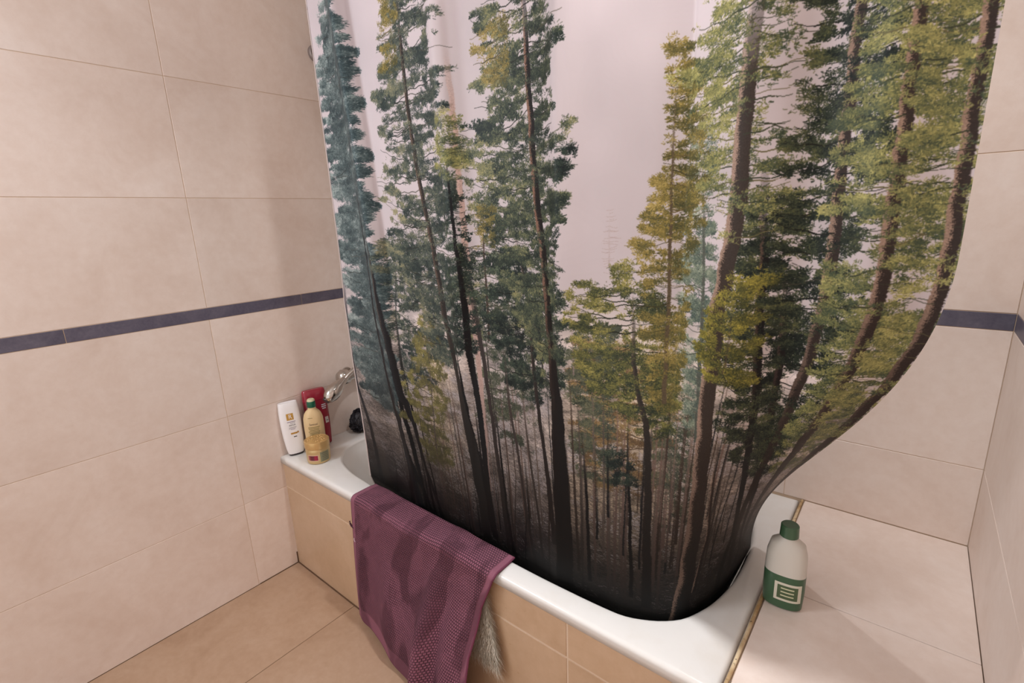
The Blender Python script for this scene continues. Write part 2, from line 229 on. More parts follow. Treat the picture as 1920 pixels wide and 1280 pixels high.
([(0.732,1.94),(0.708,1.776)],0.0019,0.0019,(120,100,60),None,[(0.696,0.768,1.942),(0.656,0.752,1.852),(0.628,0.724,1.782)],10,'gold',0.9,1),
([(0.936,1.588),(0.94,1.504)],0.0018,0.0018,(120,100,60),None,[(0.876,0.94,1.598),(0.86,0.932,1.506)],10,'olive2',0.8,1),
([(1.256,1.44),(1.272,1.46),(1.296,1.512)],0.0032,0.0032,(60,50,46),None,[(1.276,1.304,1.514),(1.264,1.296,1.486),(1.26,1.28,1.456)],8,'dark',1.6,1),
([(1.412,1.208),(1.416,1.148),(1.42,1.06),(1.436,0.992),(1.456,0.924),(1.468,0.812),(1.476,0.688),(1.484,0.504)],0.0045,0.0225,(48,42,38),(110,92,80),[(1.396,1.432,1.256),(1.316,1.468,1.23),(1.3,1.496,1.18),(1.296,1.504,1.124),(1.292,1.512,1.074),(1.276,1.52,1.01),(1.42,1.52,0.94)],92,'olive',1.45,1),
([(1.392,0.856),(1.412,0.824),(1.456,0.788),(1.464,0.78)],0.003,0.0045,(60,50,46),None,[(1.372,1.416,0.848),(1.388,1.436,0.818)],9,'dark',1.2,1),
([(1.536,1.448),(1.548,1.336),(1.556,1.204),(1.56,1.056),(1.568,0.912)],0.0042,0.0113,(84,88,80),None,[(1.504,1.56,1.492),(1.504,1.568,1.42),(1.496,1.58,1.308),(1.496,1.584,1.202),(1.508,1.588,1.076),(1.524,1.584,0.966)],62,'teal2',1.3,1),
([(1.476,1.608),(1.476,1.544),(1.476,1.36),(1.48,1.152),(1.484,0.976)],0.0029,0.0088,(90,76,58),None,[(1.46,1.508,1.648),(1.468,1.536,1.558),(1.464,1.552,1.468),(1.436,1.556,1.404),(1.424,1.548,1.338),(1.408,1.532,1.268),(1.416,1.524,1.196),(1.436,1.524,1.11),(1.456,1.52,1.0)],115,'gold',1.45,1),
([(1.648,1.436),(1.66,1.172),(1.684,0.928),(1.728,0.636),(1.676,0.492)],0.0108,0.0203,(22,20,20),(88,70,60),[(1.62,1.68,1.41),(1.608,1.688,1.31),(1.6,1.696,1.21),(1.596,1.716,1.092),(1.616,1.74,0.954),(1.648,1.744,0.888)],125,'darkolive',1.5,1),
([(1.688,1.264),(1.708,1.004),(1.76,0.764),(1.792,0.548),(1.716,0.464)],0.0108,0.0176,(30,24,24),(100,80,72),[],30,'mid',1.0,1),
([(1.624,1.708),(1.62,1.668),(1.616,1.596),(1.612,1.48),(1.612,1.372),(1.6,1.272),(1.588,1.168),(1.584,1.04),(1.584,0.888),(1.584,0.692),(1.572,0.568),(1.556,0.464)],0.0221,0.0456,(58,48,42),(158,132,116),[(1.532,1.668,1.722),(1.492,1.672,1.67),(1.48,1.672,1.594),(1.504,1.688,1.51),(1.532,1.692,1.414),(1.572,1.7,1.326)],120,'olive2',1.05,2),
([(1.62,0.952),(1.62,0.824),(1.624,0.668),(1.596,0.532)],0.0056,0.0126,(60,48,42),(160,134,118),[],30,'mid',1,2),
([(1.616,1.208),(1.616,1.132),(1.612,1.068)],0.0027,0.0055,(80,66,50),None,[(1.616,1.684,1.248),(1.564,1.684,1.178),(1.54,1.676,1.128),(1.556,1.668,1.076)],60,'olive3',1.6,1),
([(1.745,1.95),(1.749,1.2),(1.741,0.52)],0.012,0.026,(52,42,38),(150,124,108),[(1.685,1.8050000000000002,2.0),(1.6700000000000002,1.8150000000000002,1.5),(1.675,1.8050000000000002,1.05),(1.705,1.7850000000000001,0.85)],90,'darkolive',1.2,1),
([(1.815,1.95),(1.819,1.2),(1.811,0.52)],0.012,0.026,(52,42,38),(150,124,108),[(1.755,1.875,2.0),(1.74,1.885,1.5),(1.7449999999999999,1.875,1.05),(1.775,1.855,0.85)],90,'olive2',1.2,1),
([(1.885,1.95),(1.889,1.2),(1.881,0.52)],0.012,0.026,(52,42,38),(150,124,108),[(1.825,1.945,2.0),(1.81,1.955,1.5),(1.815,1.945,1.05),(1.845,1.925,0.85)],90,'olive2',1.2,1)]
# ---------------------------------------------------------------- helpers
def tag(o,label=None,cat=None,group=None,kind=None):
    if label: o['label']=label
    if cat: o['category']=cat
    if group: o['group']=group
    if kind: o['kind']=kind
    return o
def link(name,me,m=None,parent=None,smooth=False):
    o=bpy.data.objects.new(name,me); C.objects.link(o)
    if m is not None and not me.materials: me.materials.append(m)
    if parent is not None: o.parent=parent
    if smooth and me.polygons: me.polygons.foreach_set('use_smooth',[True]*len(me.polygons))
    return o
def mesh(name,V,F):
    me=bpy.data.meshes.new(name); me.from_pydata([tuple(map(float,v)) for v in V],[],F); me.update(); return me
def empty(name,loc):
    o=bpy.data.objects.new(name,None); C.objects.link(o); o.location=loc; o.empty_display_size=.05; return o
def lin(c):
    return [((x/255)/12.92 if x/255<=.04045 else ((x/255+.055)/1.055)**2.4) for x in c]
def rgb(r,g,b,k=1.0): return (*[x*k for x in lin((r,g,b))],1)
def bm_box(bm,x0,x1,y0,y1,z0,z1):
    v=[bm.verts.new(p) for p in [(x0,y0,z0),(x1,y0,z0),(x1,y1,z0),(x0,y1,z0),(x0,y0,z1),(x1,y0,z1),(x1,y1,z1),(x0,y1,z1)]]
    for f in ((0,3,2,1),(4,5,6,7),(0,1,5,4),(1,2,6,5),(2,3,7,6),(3,0,4,7)): bm.faces.new([v[i] for i in f])
def box(name,b,m,parent=None,bevel=0,seg=2):
    bm=bmesh.new(); bm_box(bm,*b)
    if bevel: bmesh.ops.bevel(bm,geom=bm.edges[:],offset=bevel,segments=seg,affect='EDGES',profile=.6)
    me=bpy.data.meshes.new(name); bm.to_mesh(me); bm.free(); return link(name,me,m,parent,False)
def grid_mesh(name,X,Y,Z,UV=None,close_u=False,close_v=False):
    r,c=X.shape; V=np.stack([X.ravel(),Y.ravel(),Z.ravel()],1)
    ii=np.arange(r if close_v else r-1)[:,None]; jj=np.arange(c if close_u else c-1)[None,:]
    i2=(ii+1)%r; j2=(jj+1)%c
    F=np.stack([ii*c+jj,ii*c+j2,i2*c+j2,i2*c+jj],-1).reshape(-1,4)
    me=bpy.data.meshes.new(name); me.vertices.add(len(V)); me.vertices.foreach_set('co',V.astype(np.float32).ravel())
    me.loops.add(F.size); me.polygons.add(len(F)); me.loops.foreach_set('vertex_index',F.astype(np.int32).ravel())
    me.polygons.foreach_set('loop_start',np.arange(0,F.size,4,dtype=np.int32)); me.polygons.foreach_set('loop_total',np.full(len(F),4,np.int32))
    if UV is not None:
        u=me.uv_layers.new(name='UVMap'); u.data.foreach_set('uv',np.stack([UV[0].ravel(),UV[1].ravel()],1)[F.ravel()].astype(np.float32).ravel())
    me.update(calc_edges=True); me.validate(); return me
def loft(secs,n=40,cap=True):
    """secs: (z, rx, ry, exponent[, ox, oy]) rings of a superellipse"""
    V=[];F=[]
    for s in secs:
        z,rx,ry,e=s[:4]; ox,oy=(s[4],s[5]) if len(s)>4 else (0,0)
        for k in range(n):
            a=2*math.pi*k/n; ca,sa=math.cos(a),math.sin(a)
            V.append((ox+rx*math.copysign(abs(ca)**(2/e),ca),oy+ry*math.copysign(abs(sa)**(2/e),sa),z))
    for i in range(len(secs)-1):
        for k in range(n):
            k2=(k+1)%n; F.append((i*n+k,i*n+k2,(i+1)*n+k2,(i+1)*n+k))
    if cap:
        F.append(tuple(range(n))[::-1]); F.append(tuple((len(secs)-1)*n+k for k in range(n)))
    return V,F
def lofted(name,secs,m,parent=None,n=40,ang=35):
    V,F=loft(secs,n); me=mesh(name,V,F); o=link(name,me,m,parent,True); me.set_sharp_from_angle(angle=math.radians(ang)); return o
def tube(name,pts,r,m,parent=None,n=16,cap=True):
    pts=[Vector(p) for p in pts]; rr=r if isinstance(r,(list,tuple)) else [r]*len(pts); V=[];F=[]
    up=Vector((0,0,1))
    for i,p in enumerate(pts):
        t=(pts[min(i+1,len(pts)-1)]-pts[max(i-1,0)]).normalized()
        a=t.cross(up); a=a.normalized() if a.length>1e-4 else Vector((1,0,0)); b=t.cross(a)
        for k in range(n):
            q=2*math.pi*k/n; V.append(p+a*math.cos(q)*rr[i]+b*math.sin(q)*rr[i])
    for i in range(len(pts)-1):
        for k in range(n): F.append((i*n+k,i*n+(k+1)%n,(i+1)*n+(k+1)%n,(i+1)*n+k))
    if cap: F.append(tuple(range(n))[::-1]); F.append(tuple((len(pts)-1)*n+k for k in range(n)))
    me=mesh(name,V,F); o=link(name,me,m,parent,True); me.set_sharp_from_angle(angle=math.radians(40)); return o
def mat(name,col,rough=.5,metal=0,spec=.5):
    m=bpy.data.materials.new(name); m.use_nodes=True; b=m.node_tree.nodes['Principled BSDF']
    b.inputs['Base Color'].default_value=col; b.inputs['Roughness'].default_value=rough
    b.inputs['Metallic'].default_value=metal; b.inputs['Specular IOR Level'].default_value=spec; return m
class N:
    def __init__(s,m): s.t=m.node_tree; s.b=s.t.nodes['Principled BSDF']
    def n(s,k,**kw):
        x=s.t.nodes.new(k)
        for a,v in kw.items(): setattr(x,a,v)
        return x
    def l(s,a,b): s.t.links.new(a,b)
    def val(s,op,a,b=None,clamp=False):
        x=s.n('ShaderNodeMath',operation=op,use_clamp=clamp)
        for i,v in enumerate((a,b)):
            if v is None: continue
            if isinstance(v,(int,float)): x.inputs[i].default_value=v
            else: s.l(v,x.inputs[i])
        return x.outputs[0]
    def noise(s,vec,scale,detail=4,rough=.55,dist=0):
        x=s.n('ShaderNodeTexNoise'); x.inputs['Scale'].default_value=scale; x.inputs['Detail'].default_value=detail
        x.inputs['Roughness'].default_value=rough; x.inputs['Distortion'].default_value=dist; s.l(vec,x.inputs['Vector']); return x.outputs[0]
    def ramp(s,f,stops):
        r=s.n('ShaderNodeValToRGB'); e=r.color_ramp.elements
        while len(e)<len(stops): e.new(.5)
        for k,(p,c) in enumerate(stops): e[k].position=p; e[k].color=c
        s.l(f,r.inputs[0]); return r.outputs[0]
    def mix(s,f,a,b,blend='MIX'):
        x=s.n('ShaderNodeMix',data_type='RGBA',blend_type=blend)
        for i,v in ((0,f),(6,a),(7,b)):
            if isinstance(v,(int,float)): x.inputs[i].default_value=v
            elif isinstance(v,tuple): x.inputs[i].default_value=v
            else: s.l(v,x.inputs[i])
        return x.outputs[2]
    def bump(s,h,strength,dist=.001):
        x=s.n('ShaderNodeBump'); x.inputs['Strength'].default_value=strength; x.inputs['Distance'].default_value=dist
        s.l(h,x.inputs['Height']); s.l(x.outputs[0],s.b.inputs['Normal'])
def stone(name,c1,c2,c3,rough=.32,scale=5,spec=.5):
    m=mat(name,c1,rough,0,spec); k=N(m)
    g=k.n('ShaderNodeNewGeometry').outputs['Position']
    oi=k.n('ShaderNodeObjectInfo').outputs['Random']
    ad=k.n('ShaderNodeVectorMath',operation='ADD'); k.l(g,ad.inputs[0])
    cm=k.n('ShaderNodeCombineXYZ'); o7=k.val('MULTIPLY',oi,7.0); k.l(o7,cm.inputs[0]); k.l(o7,cm.inputs[1]); k.l(cm.outputs[0],ad.inputs[1])
    v=ad.outputs[0]
    a=k.noise(v,scale,6,.62,.6); b=k.noise(v,scale*9,5,.6); c=k.noise(v,60,3,.5)
    col=k.ramp(a,[(.30,c2),(.50,c1),(.72,c3)])
    vein=k.noise(v,scale*1.6,8,.65,1.8)
    vm=k.ramp(k.val('ABSOLUTE',k.val('SUBTRACT',vein,.5)),[(.0,(1,1,1,1)),(.018,(0,0,0,1))])
    col=k.mix(k.val('MULTIPLY',vm,.16),col,c2)
    pit=k.ramp(c,[(.24,(1,1,1,1)),(.31,(0,0,0,1))])
    col=k.mix(k.val('MULTIPLY',pit,.35),col,c2)
    col=k.mix(.25,col,k.ramp(b,[(.35,c2),(.65,c3)]))
    tone=k.val('ADD',.95,k.val('MULTIPLY',oi,.08)); t3=k.n('ShaderNodeCombineColor'); [k.l(tone,t3.inputs[i]) for i in range(3)]
    col=k.mix(1.0,col,t3.outputs[0],'MULTIPLY')
    k.l(col,k.b.inputs['Base Color']); k.l(k.val('ADD',rough-.06,k.val('MULTIPLY',b,.12)),k.b.inputs['Roughness'])
    k.bump(k.val('ADD',b,k.val('MULTIPLY',c,.5)),.12,.0015)
    return m
M_WALL=stone('wall_tile_stone',rgb(233,216,205),rgb(223,203,190),rgb(239,225,216),.38,4.5)
M_TAN=stone('tan_tile_stone',rgb(197,166,136),rgb(187,155,124),rgb(206,177,150),.30,5)
M_FLOOR=stone('floor_tile_stone',rgb(178,147,121),rgb(166,134,108),rgb(186,157,133),.42,5)
M_DADO=stone('slate_border_stone',rgb(92,88,104),rgb(76,72,90),rgb(112,106,120),.45,14)
M_GROUT=mat('pale_grout',rgb(214,190,166),.85)
M_FGROUT=mat('brown_grout',rgb(120,92,66),.85)
M_DARKG=mat('dark_sealant',rgb(98,72,52),.7)
# ---------------------------------------------------------------- the setting
HT=.489; PZ=.4573
def tile_obj(parent,axis,a0,a1,b0,b1,face,thick,m,name='tile',gap=.0009):
    """axis: normal of the tiled face; the tile stands proud of the grout by 1.5 mm"""
    a0+=gap;a1-=gap;b0+=gap;b1-=gap
    if a1-a0<.004 or b1-b0<.004: return
    if axis=='x': b=(min(face,face-thick),max(face,face-thick),a0,a1,b0,b1)
    elif axis=='y': b=(a0,a1,min(face,face-thick),max(face,face-thick),b0,b1)
    else: b=(a0,a1,b0,b1,face-thick,face)
    return box(name,b,m,parent,.0007,1)
def cuts(lo,hi,joints): return [lo]+[j for j in sorted(joints) if lo+.01<j<hi-.01]+[hi]
WTOP=2.5
ZR=[0,.3523,.707,1.0618,1.1032,1.4622,1.82,2.18,WTOP]
wl=tag(box('wall_left',(-.06,-.0012,-1.9,.86,0,WTOP),M_GROUT),'cream stone-tiled wall with a slate border at the end of the bath',kind='structure')
for i in range(len(ZR)-1):
    dado=i==3; off=.172 if dado else -.164
    ys=cuts(-1.9,.86,[off+.71*k for k in range(-4,4)])
    for y0,y1 in zip(ys,ys[1:]):
        tile_obj(wl,'x',y0,y1,ZR[i],ZR[i+1],0.0005 if dado else 0,.0055,M_DADO if dado else M_WALL,'border_tile' if dado else 'tile')
wb=tag(box('wall_back',(0,2.12,.8012,.87,0,WTOP),M_GROUT),'cream stone-tiled wall behind the bath and curtain',kind='structure')
for i in range(len(ZR)-1):
    xs=cuts(0,2.05,[.2+.71*k for k in range(4)])
    if ZR[i+1]<.48: continue
    for x0,x1 in zip(xs,xs[1:]): tile_obj(wb,'y',x0,x1,max(ZR[i],HT),ZR[i+1],.80,-.0055,M_DADO if i==3 else M_WALL,'border_tile' if i==3 else 'tile')
wr=tag(box('wall_right',(2.0512,2.12,-2.2,.80,0,WTOP),M_GROUT),'cream stone-tiled wall beside the tiled ledge',kind='structure')
for i in range(len(ZR)-1):
    ys=cuts(-2.2,.80,[.09,-.62,-1.33,-2.04])
    for y0,y1 in zip(ys,ys[1:]):
        tile_obj(wr,'x',y0,y1,ZR[i] if y0<-.05 or ZR[i]>HT else max(ZR[i],HT),ZR[i+1],2.05,-.0055,M_DADO if i==3 else M_WALL,'border_tile' if i==3 else 'tile')
fl=tag(box('floor',(-.06,2.12,-2.2,.02,-.08,-.0012),M_FGROUT),'tan stone floor tiles in front of the bath',kind='structure')
xs=cuts(0,2.05,[.4032,1.1132,1.8232]); ys=cuts(-2.2,.0,[-.71,-1.42])
for x0,x1 in zip(xs,xs[1:]):
    for y0,y1 in zip(ys,ys[1:]): tile_obj(fl,'z',x0,x1,y0,y1,0,.0055,M_FLOOR,gap=.0013)
tag(box('ceiling',(-.06,2.12,-2.2,.87,WTOP,WTOP+.06),mat('white_plaster',rgb(232,228,222),.9)),'plain white bathroom ceiling',kind='structure')
wf=tag(box('wall_front',(0.0,2.05,.0012,.045,0,PZ-.002),M_GROUT),'low tan-tiled wall closing the front of the bath',kind='structure')
xs=cuts(0,2.05,[.6207,1.3307,2.0407]); zs=[0,.3523,PZ-.0005]
for x0,x1 in zip(xs,xs[1:]):
    for z0,z1 in zip(zs,zs[1:]): tile_obj(wf,'y',x0,x1,z0,z1,0,-.0055,M_TAN,gap=.0024)
LX=1.668
lg=tag(box('ledge',(LX,2.05,.046,.80,.30,HT-.0085),M_GROUT),'cream-tiled ledge at the right end of the bath',kind='structure')
for y0,y1 in ((.0,.36),(.36,.80)): tile_obj(lg,'z',LX+.010,2.05,y0,y1,HT-.001,.0055,M_WALL)
box('edge_tile',(LX+.010,2.05,0,.012,PZ+.001,HT-.013),M_TAN,lg,.0013,1)
tr=tag(box('trim_1',(0,2.05,-.004,.0,-.004,.003),M_DARKG),'dark joint line where the bath front meets the floor',kind='structure')
tr=tag(box('trim_2',(0,.0035,-.004,0,0,.05),M_DARKG),'dark sealant in the corner below the bath rim',kind='structure')
tr=tag(box('trim_3',(-.0005,.0028,-.16,-.003,-.003,.0028),M_DARKG),'dark joint line where the left wall meets the floor',kind='structure')
# mouldy sealant bead between the bath and the ledge
m=mat('mouldy_sealant',rgb(214,190,150),.6); k=N(m); g=k.n('ShaderNodeNewGeometry').outputs['Position']
sp=k.ramp(k.noise(g,85,3,.6),[(.62,(0,0,0,1)),(.68,(1,1,1,1))]); st=k.ramp(k.noise(g,14,4,.6),[(.35,rgb(170,136,92)),(.6,rgb(222,200,164))])
k.l(k.mix(k.val('MULTIPLY',sp,.85),st,rgb(70,46,30)),k.b.inputs['Base Color'])
tag(tube('trim_4',[(LX+.004,y,HT-.0015+.0006*math.sin(y*70)) for y in np.linspace(.002,.798,60)],.0038,m),'stained sealant bead between bath rim and ledge',kind='structure')

# ---------------------------------------------------------------- bathtub
M_ENAMEL=mat('white_enamel',rgb(236,232,226),.16,0,.5)
k=N(M_ENAMEL); g=k.n('ShaderNodeNewGeometry').outputs['Position']
k.l(k.mix(k.ramp(k.noise(g,9,5,.6),[(.45,(0,0,0,1)),(.8,(.5,.5,.5,1))]),rgb(226,223,219),rgb(212,203,191)),k.b.inputs['Base Color'])
def build_tub():
    fr=catmull(OPEN_FRONT,10); back=fr[::-1].copy(); back[:,1]=.80-back[:,1]
    P=np.vstack([fr,back[1:-1]])
    d=np.r_[0,np.cumsum(np.hypot(*np.diff(np.vstack([P,P[:1]]),axis=0).T))]
    n=220; t=np.linspace(0,d[-1],n,endpoint=False); Pc=np.vstack([P,P[:1]])
    P=np.stack([np.interp(t,d,Pc[:,0]),np.interp(t,d,Pc[:,1])],1)
    c=np.array([.86,.40]); x0,x1,y0,y1=0.001,1.664,-.006,.798
    D=P-c
    with np.errstate(divide='ignore'):
        kx=np.where(D[:,0]>0,(x1-c[0])/D[:,0],(x0-c[0])/D[:,0]); ky=np.where(D[:,1]>0,(y1-c[1])/D[:,1],(y0-c[1])/D[:,1])
    O=c+D*np.minimum(np.abs(kx),np.abs(ky))[:,None]
    for cx,cy in ((x0,y0),(x1,y0),(x1,y1),(x0,y1)): O[np.hypot(O[:,0]-cx,O[:,1]-cy).argmin()]=(cx,cy)
    def ins(Q,a): # pull the outline in towards the middle of the rectangle by a
        return np.stack([np.clip(Q[:,0],x0+a,x1-a),np.clip(Q[:,1],y0+a,y1-a)],1)
    T=np.roll(P,-1,0)-np.roll(P,1,0); T/=np.hypot(*T.T)[:,None]; NRM=np.stack([-T[:,1],T[:,0]],1)
    if ((c-P)*NRM).sum()<0: NRM=-NRM
    for _ in range(6): NRM=(NRM+np.roll(NRM,1,0)+np.roll(NRM,-1,0)); NRM/=np.hypot(*NRM.T)[:,None]
    R=[]
    def ring(Q,z): R.append(np.c_[Q,np.full(n,z) if np.isscalar(z) else z])
    ring(ins(O,.006),PZ); ring(O,PZ); ring(O,HT-.013)
    for a in (20,45,70,90):
        q=math.radians(a); ring(ins(O,.011*(1-math.cos(q))),HT-.013+.011*math.sin(q)+(.002 if a==90 else 0)*0)
    ring(ins(O,.020),HT-.0008)
    ring(O*.45+P*.55,HT)
    ring(P-NRM*.008,HT)
    for a in (25,50,75,90):
        q=math.radians(a); ring(P-NRM*.008+NRM*.012*math.sin(q),HT-.012*(1-math.cos(q)))
    lean=np.interp(P[:,0],[.14,.40,1.4,1.61],[.55,.16,.10,.22])
    for dep in (.03,.06,.10,.15,.20,.25,.29):
        sh=lean*dep; sm=P+NRM*(.005+sh[:,None]); ring(sm,HT-dep)
    base=P+NRM*(.005+(lean*.29)[:,None])
    for s_,dz in ((.02,.325),(.05,.345),(.09,.352)): ring(base+NRM*s_,HT-dz)
    ring(c+(base-c)*.45,HT-.356); ring(c+(base-c)*.02,HT-.358)
    A=np.array(R); me=grid_mesh('bathtub',A[:,:,0],A[:,:,1],A[:,:,2],close_u=True)
    bm=bmesh.new(); bm.from_mesh(me); bmesh.ops.recalc_face_normals(bm,faces=bm.faces)
    vs=[f for f in bm.faces if abs(f.calc_center_median().z-(HT))<.002]
    if vs and vs[0].normal.z<0: bmesh.ops.reverse_faces(bm,faces=bm.faces)
    bm.to_mesh(me); bm.free()
    o=link('bathtub',me,M_ENAMEL,None,True)
    return tag(o,'white enamel bathtub set behind a tan-tiled front','bathtub')
tub=build_tub()

# ---------------------------------------------------------------- shower curtain: the printed forest
S0,S1,Z0,Z1=.27,2.0,.16,2.24; RES=1000
def paint_forest():
    rg=np.random.default_rng(11); Wd=int((S1-S0)*RES); Hd=int((Z1-Z0)*RES)
    sx=S0+(np.arange(Wd)+.5)/RES; zz=Z0+(np.arange(Hd)+.5)/RES
    def col(s): return (np.asarray(s)-S0)*RES
    def row(z): return (np.asarray(z)-Z0)*RES
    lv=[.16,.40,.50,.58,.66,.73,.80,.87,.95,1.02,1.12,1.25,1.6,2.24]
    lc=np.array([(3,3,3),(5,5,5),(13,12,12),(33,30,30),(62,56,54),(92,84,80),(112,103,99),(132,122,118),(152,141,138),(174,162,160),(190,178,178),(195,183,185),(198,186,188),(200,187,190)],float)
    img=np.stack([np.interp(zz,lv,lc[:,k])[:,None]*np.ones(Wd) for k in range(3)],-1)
    # slow cloudiness of the mist
    gx=rg.normal(size=(26,22)); yy=np.linspace(0,25,Hd); xx=np.linspace(0,21,Wd)
    def up(g):
        a=np.array([np.interp(xx,np.arange(g.shape[1]),r) for r in g]); i=np.floor(yy).astype(int).clip(0,g.shape[0]-2); f=(yy-i)[:,None]; f=f*f*(3-2*f)
        return a[i]*(1-f)+a[i+1]*f
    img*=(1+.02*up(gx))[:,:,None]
    def stamp(x,y,ang,L,colr,thick):
        """needle strokes: x,y in pixels, L in pixels, one colour each; later ones lie on top"""
        n=len(x); mx=int(L.max())+1; t=np.arange(mx)[None,:]; ok=t<L[:,None]
        X=(x[:,None]+np.cos(ang)[:,None]*t); Y=(y[:,None]+np.sin(ang)[:,None]*t)
        for d in range(thick):
            xi=X.astype(int); yi=Y.astype(int)+d; k=ok&(xi>=0)&(xi<Wd)&(yi>=0)&(yi<Hd)
            cc=np.broadcast_to(colr[:,None,:],X.shape+(3,))
            img[yi[k],xi[k]]=cc[k]
    LAT=rg.random((97,97))
    def field(x,y):
        """smooth value noise over any coordinates"""
        i=np.floor(x).astype(int); j=np.floor(y).astype(int); u=x-i; v=y-j; u=u*u*(3-2*u); v=v*v*(3-2*v); i%=96; j%=96
        return (LAT[j,i]*(1-u)+LAT[j,i+1]*u)*(1-v)+(LAT[j+1,i]*(1-u)+LAT[j+1,i+1]*u)*v
    # far undergrowth: soft blotches of brush and snow, then thin wispy twigs
    GX,GZ=np.meshgrid(sx,zz)
    fo=field(GX*16,GZ*34)*.60+field(GX*45+9,GZ*90+5)*.40
    lowz=np.interp(zz,[.3,1.0,1.2],[1,.85,0])[:,None]
    hue=np.interp(sx,[.3,.66,.74,.84,1.0,1.2,1.3,1.42,1.55,1.7,2.0],[0,.2,.9,.35,.05,.1,.6,.8,.6,.2,.2])[None,:]*lowz
    img*=(1+(fo-.5)*.95*lowz)[:,:,None]
    img*=np.stack([1+.03*hue,1-.01*hue,1-.15*hue],-1)
    n=170000; z=.30+rg.beta(2.0,2.2,n)*.95; s=rg.uniform(S0,S1,n)
    xi=col(s).astype(int).clip(0,Wd-1); yi=row(z).astype(int).clip(0,Hd-1)
    cl=img[yi,xi]*(1+(rg.random(n)-.50)*np.interp(z,[.75,1.0,1.15],[.95,.42,.2]))[:,None]
    sn=(field(s*20+40,z*46+7)>.54)&(rg.random(n)<.62*np.interp(z,[.55,.75,.85,1.05,1.2],[.15,.9,1,1,.3]))
    cl[sn]=np.array([176,166,166])*np.interp(z[sn],[.45,.7,.85,1.1],[.34,.66,.86,1.06])[:,None]*(.85+.25*rg.random((sn.sum(),1)))
    keep=rg.random(n)<np.interp(z,[.3,.9,1.02,1.1],[1,1,.7,.0])
    a=rg.normal(-.10,.42,n)+np.pi*(rg.random(n)<.5)
    stamp_later=(col(s[keep]),row(z[keep]),a[keep],rg.uniform(5,20,n)[keep],cl[keep].clip(0,255),1)
    stamp(*stamp_later)
    PAL=dict(teal=[(166,176,172),(88,102,102),(46,60,64)],grey=[(154,146,112),(84,92,82),(40,50,50)],green=[(158,150,102),(80,88,70),(32,41,38)],  # upper-tree palettes have the cloth's reflected haze painted in, teal the bluish sheen
        dark=[(92,102,82),(46,58,50),(20,26,28)],olive=[(170,158,90),(106,104,58),(42,50,40)],gold=[(180,158,96),(132,116,62),(72,72,46)],
        olive2=[(182,174,110),(128,126,78),(62,72,56)],darkolive=[(104,104,66),(52,60,46),(20,26,25)],yellow=[(164,154,96),(122,114,68),(80,78,56)],
        teal2=[(178,182,160),(116,126,108),(68,82,78)],olive3=[(176,162,72),(120,112,52),(56,60,38)],rust=[(172,146,98),(134,108,74),(96,76,56)],bare=[(158,140,134),(146,128,122),(136,118,112)],mid=[(120,120,90),(90,94,76),(60,66,56)])
    def depth(z): return np.interp(z,[.40,.50,.60,.75,.95,1.25],[.04,.14,.36,.66,.92,1.0])
    def trunk(P,w0,w1,c,lit,keep_lit=False):
        P=np.array(P); P=P[P[:,1].argsort()]
        r0,r1=row(P[0,1]),row(P[-1,1]); rr=np.arange(max(0,int(r0)),min(Hd-1,int(r1)))
        z=Z0+(rr+.5)/RES; cx=col(np.interp(z,P[:,1],P[:,0])); f=(z-P[0,1])/(P[-1,1]-P[0,1])
        hw=((w1*(1-f)+w0*f)*RES/2).clip(.7,None)
        wob=np.convolve(rg.normal(size=len(rr)+40),np.ones(40)/40,'same')[20:-20]*6*np.minimum(1,hw/6)
        cx=cx+wob; f_top=((P[-1,1]-z)/.16+.05)
        for i,r in enumerate(rr):
            a=cx[i]-hw[i]+rg.normal()*.5; b=cx[i]+hw[i]+rg.normal()*.5; x0,x1=int(max(0,round(a))),int(min(Wd,max(round(b),round(a)+1)))
            if x1<=x0: continue
            t=(np.arange(x0,x1)+.5-a)/max(b-a,1e-3); cc=np.array(c,float)*np.ones((x1-x0,1))
            if lit is not None:
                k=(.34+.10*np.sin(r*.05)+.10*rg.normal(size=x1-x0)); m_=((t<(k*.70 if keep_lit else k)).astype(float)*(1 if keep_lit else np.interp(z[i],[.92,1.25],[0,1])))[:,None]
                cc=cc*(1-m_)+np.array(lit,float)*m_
            cc=cc*(.86+.26*rg.random((x1-x0,1)))
            dz=depth(z[i])
            if keep_lit: dz=np.where(m_>0,max(dz,.62),dz)
            al=min(1,(hw[i]*2)/2.2)*(.88 if hw[i]<2.5 else 1)*min(1,f_top[i])
            img[r,x0:x1]=img[r,x0:x1]*(1-al)+cc*dz*al
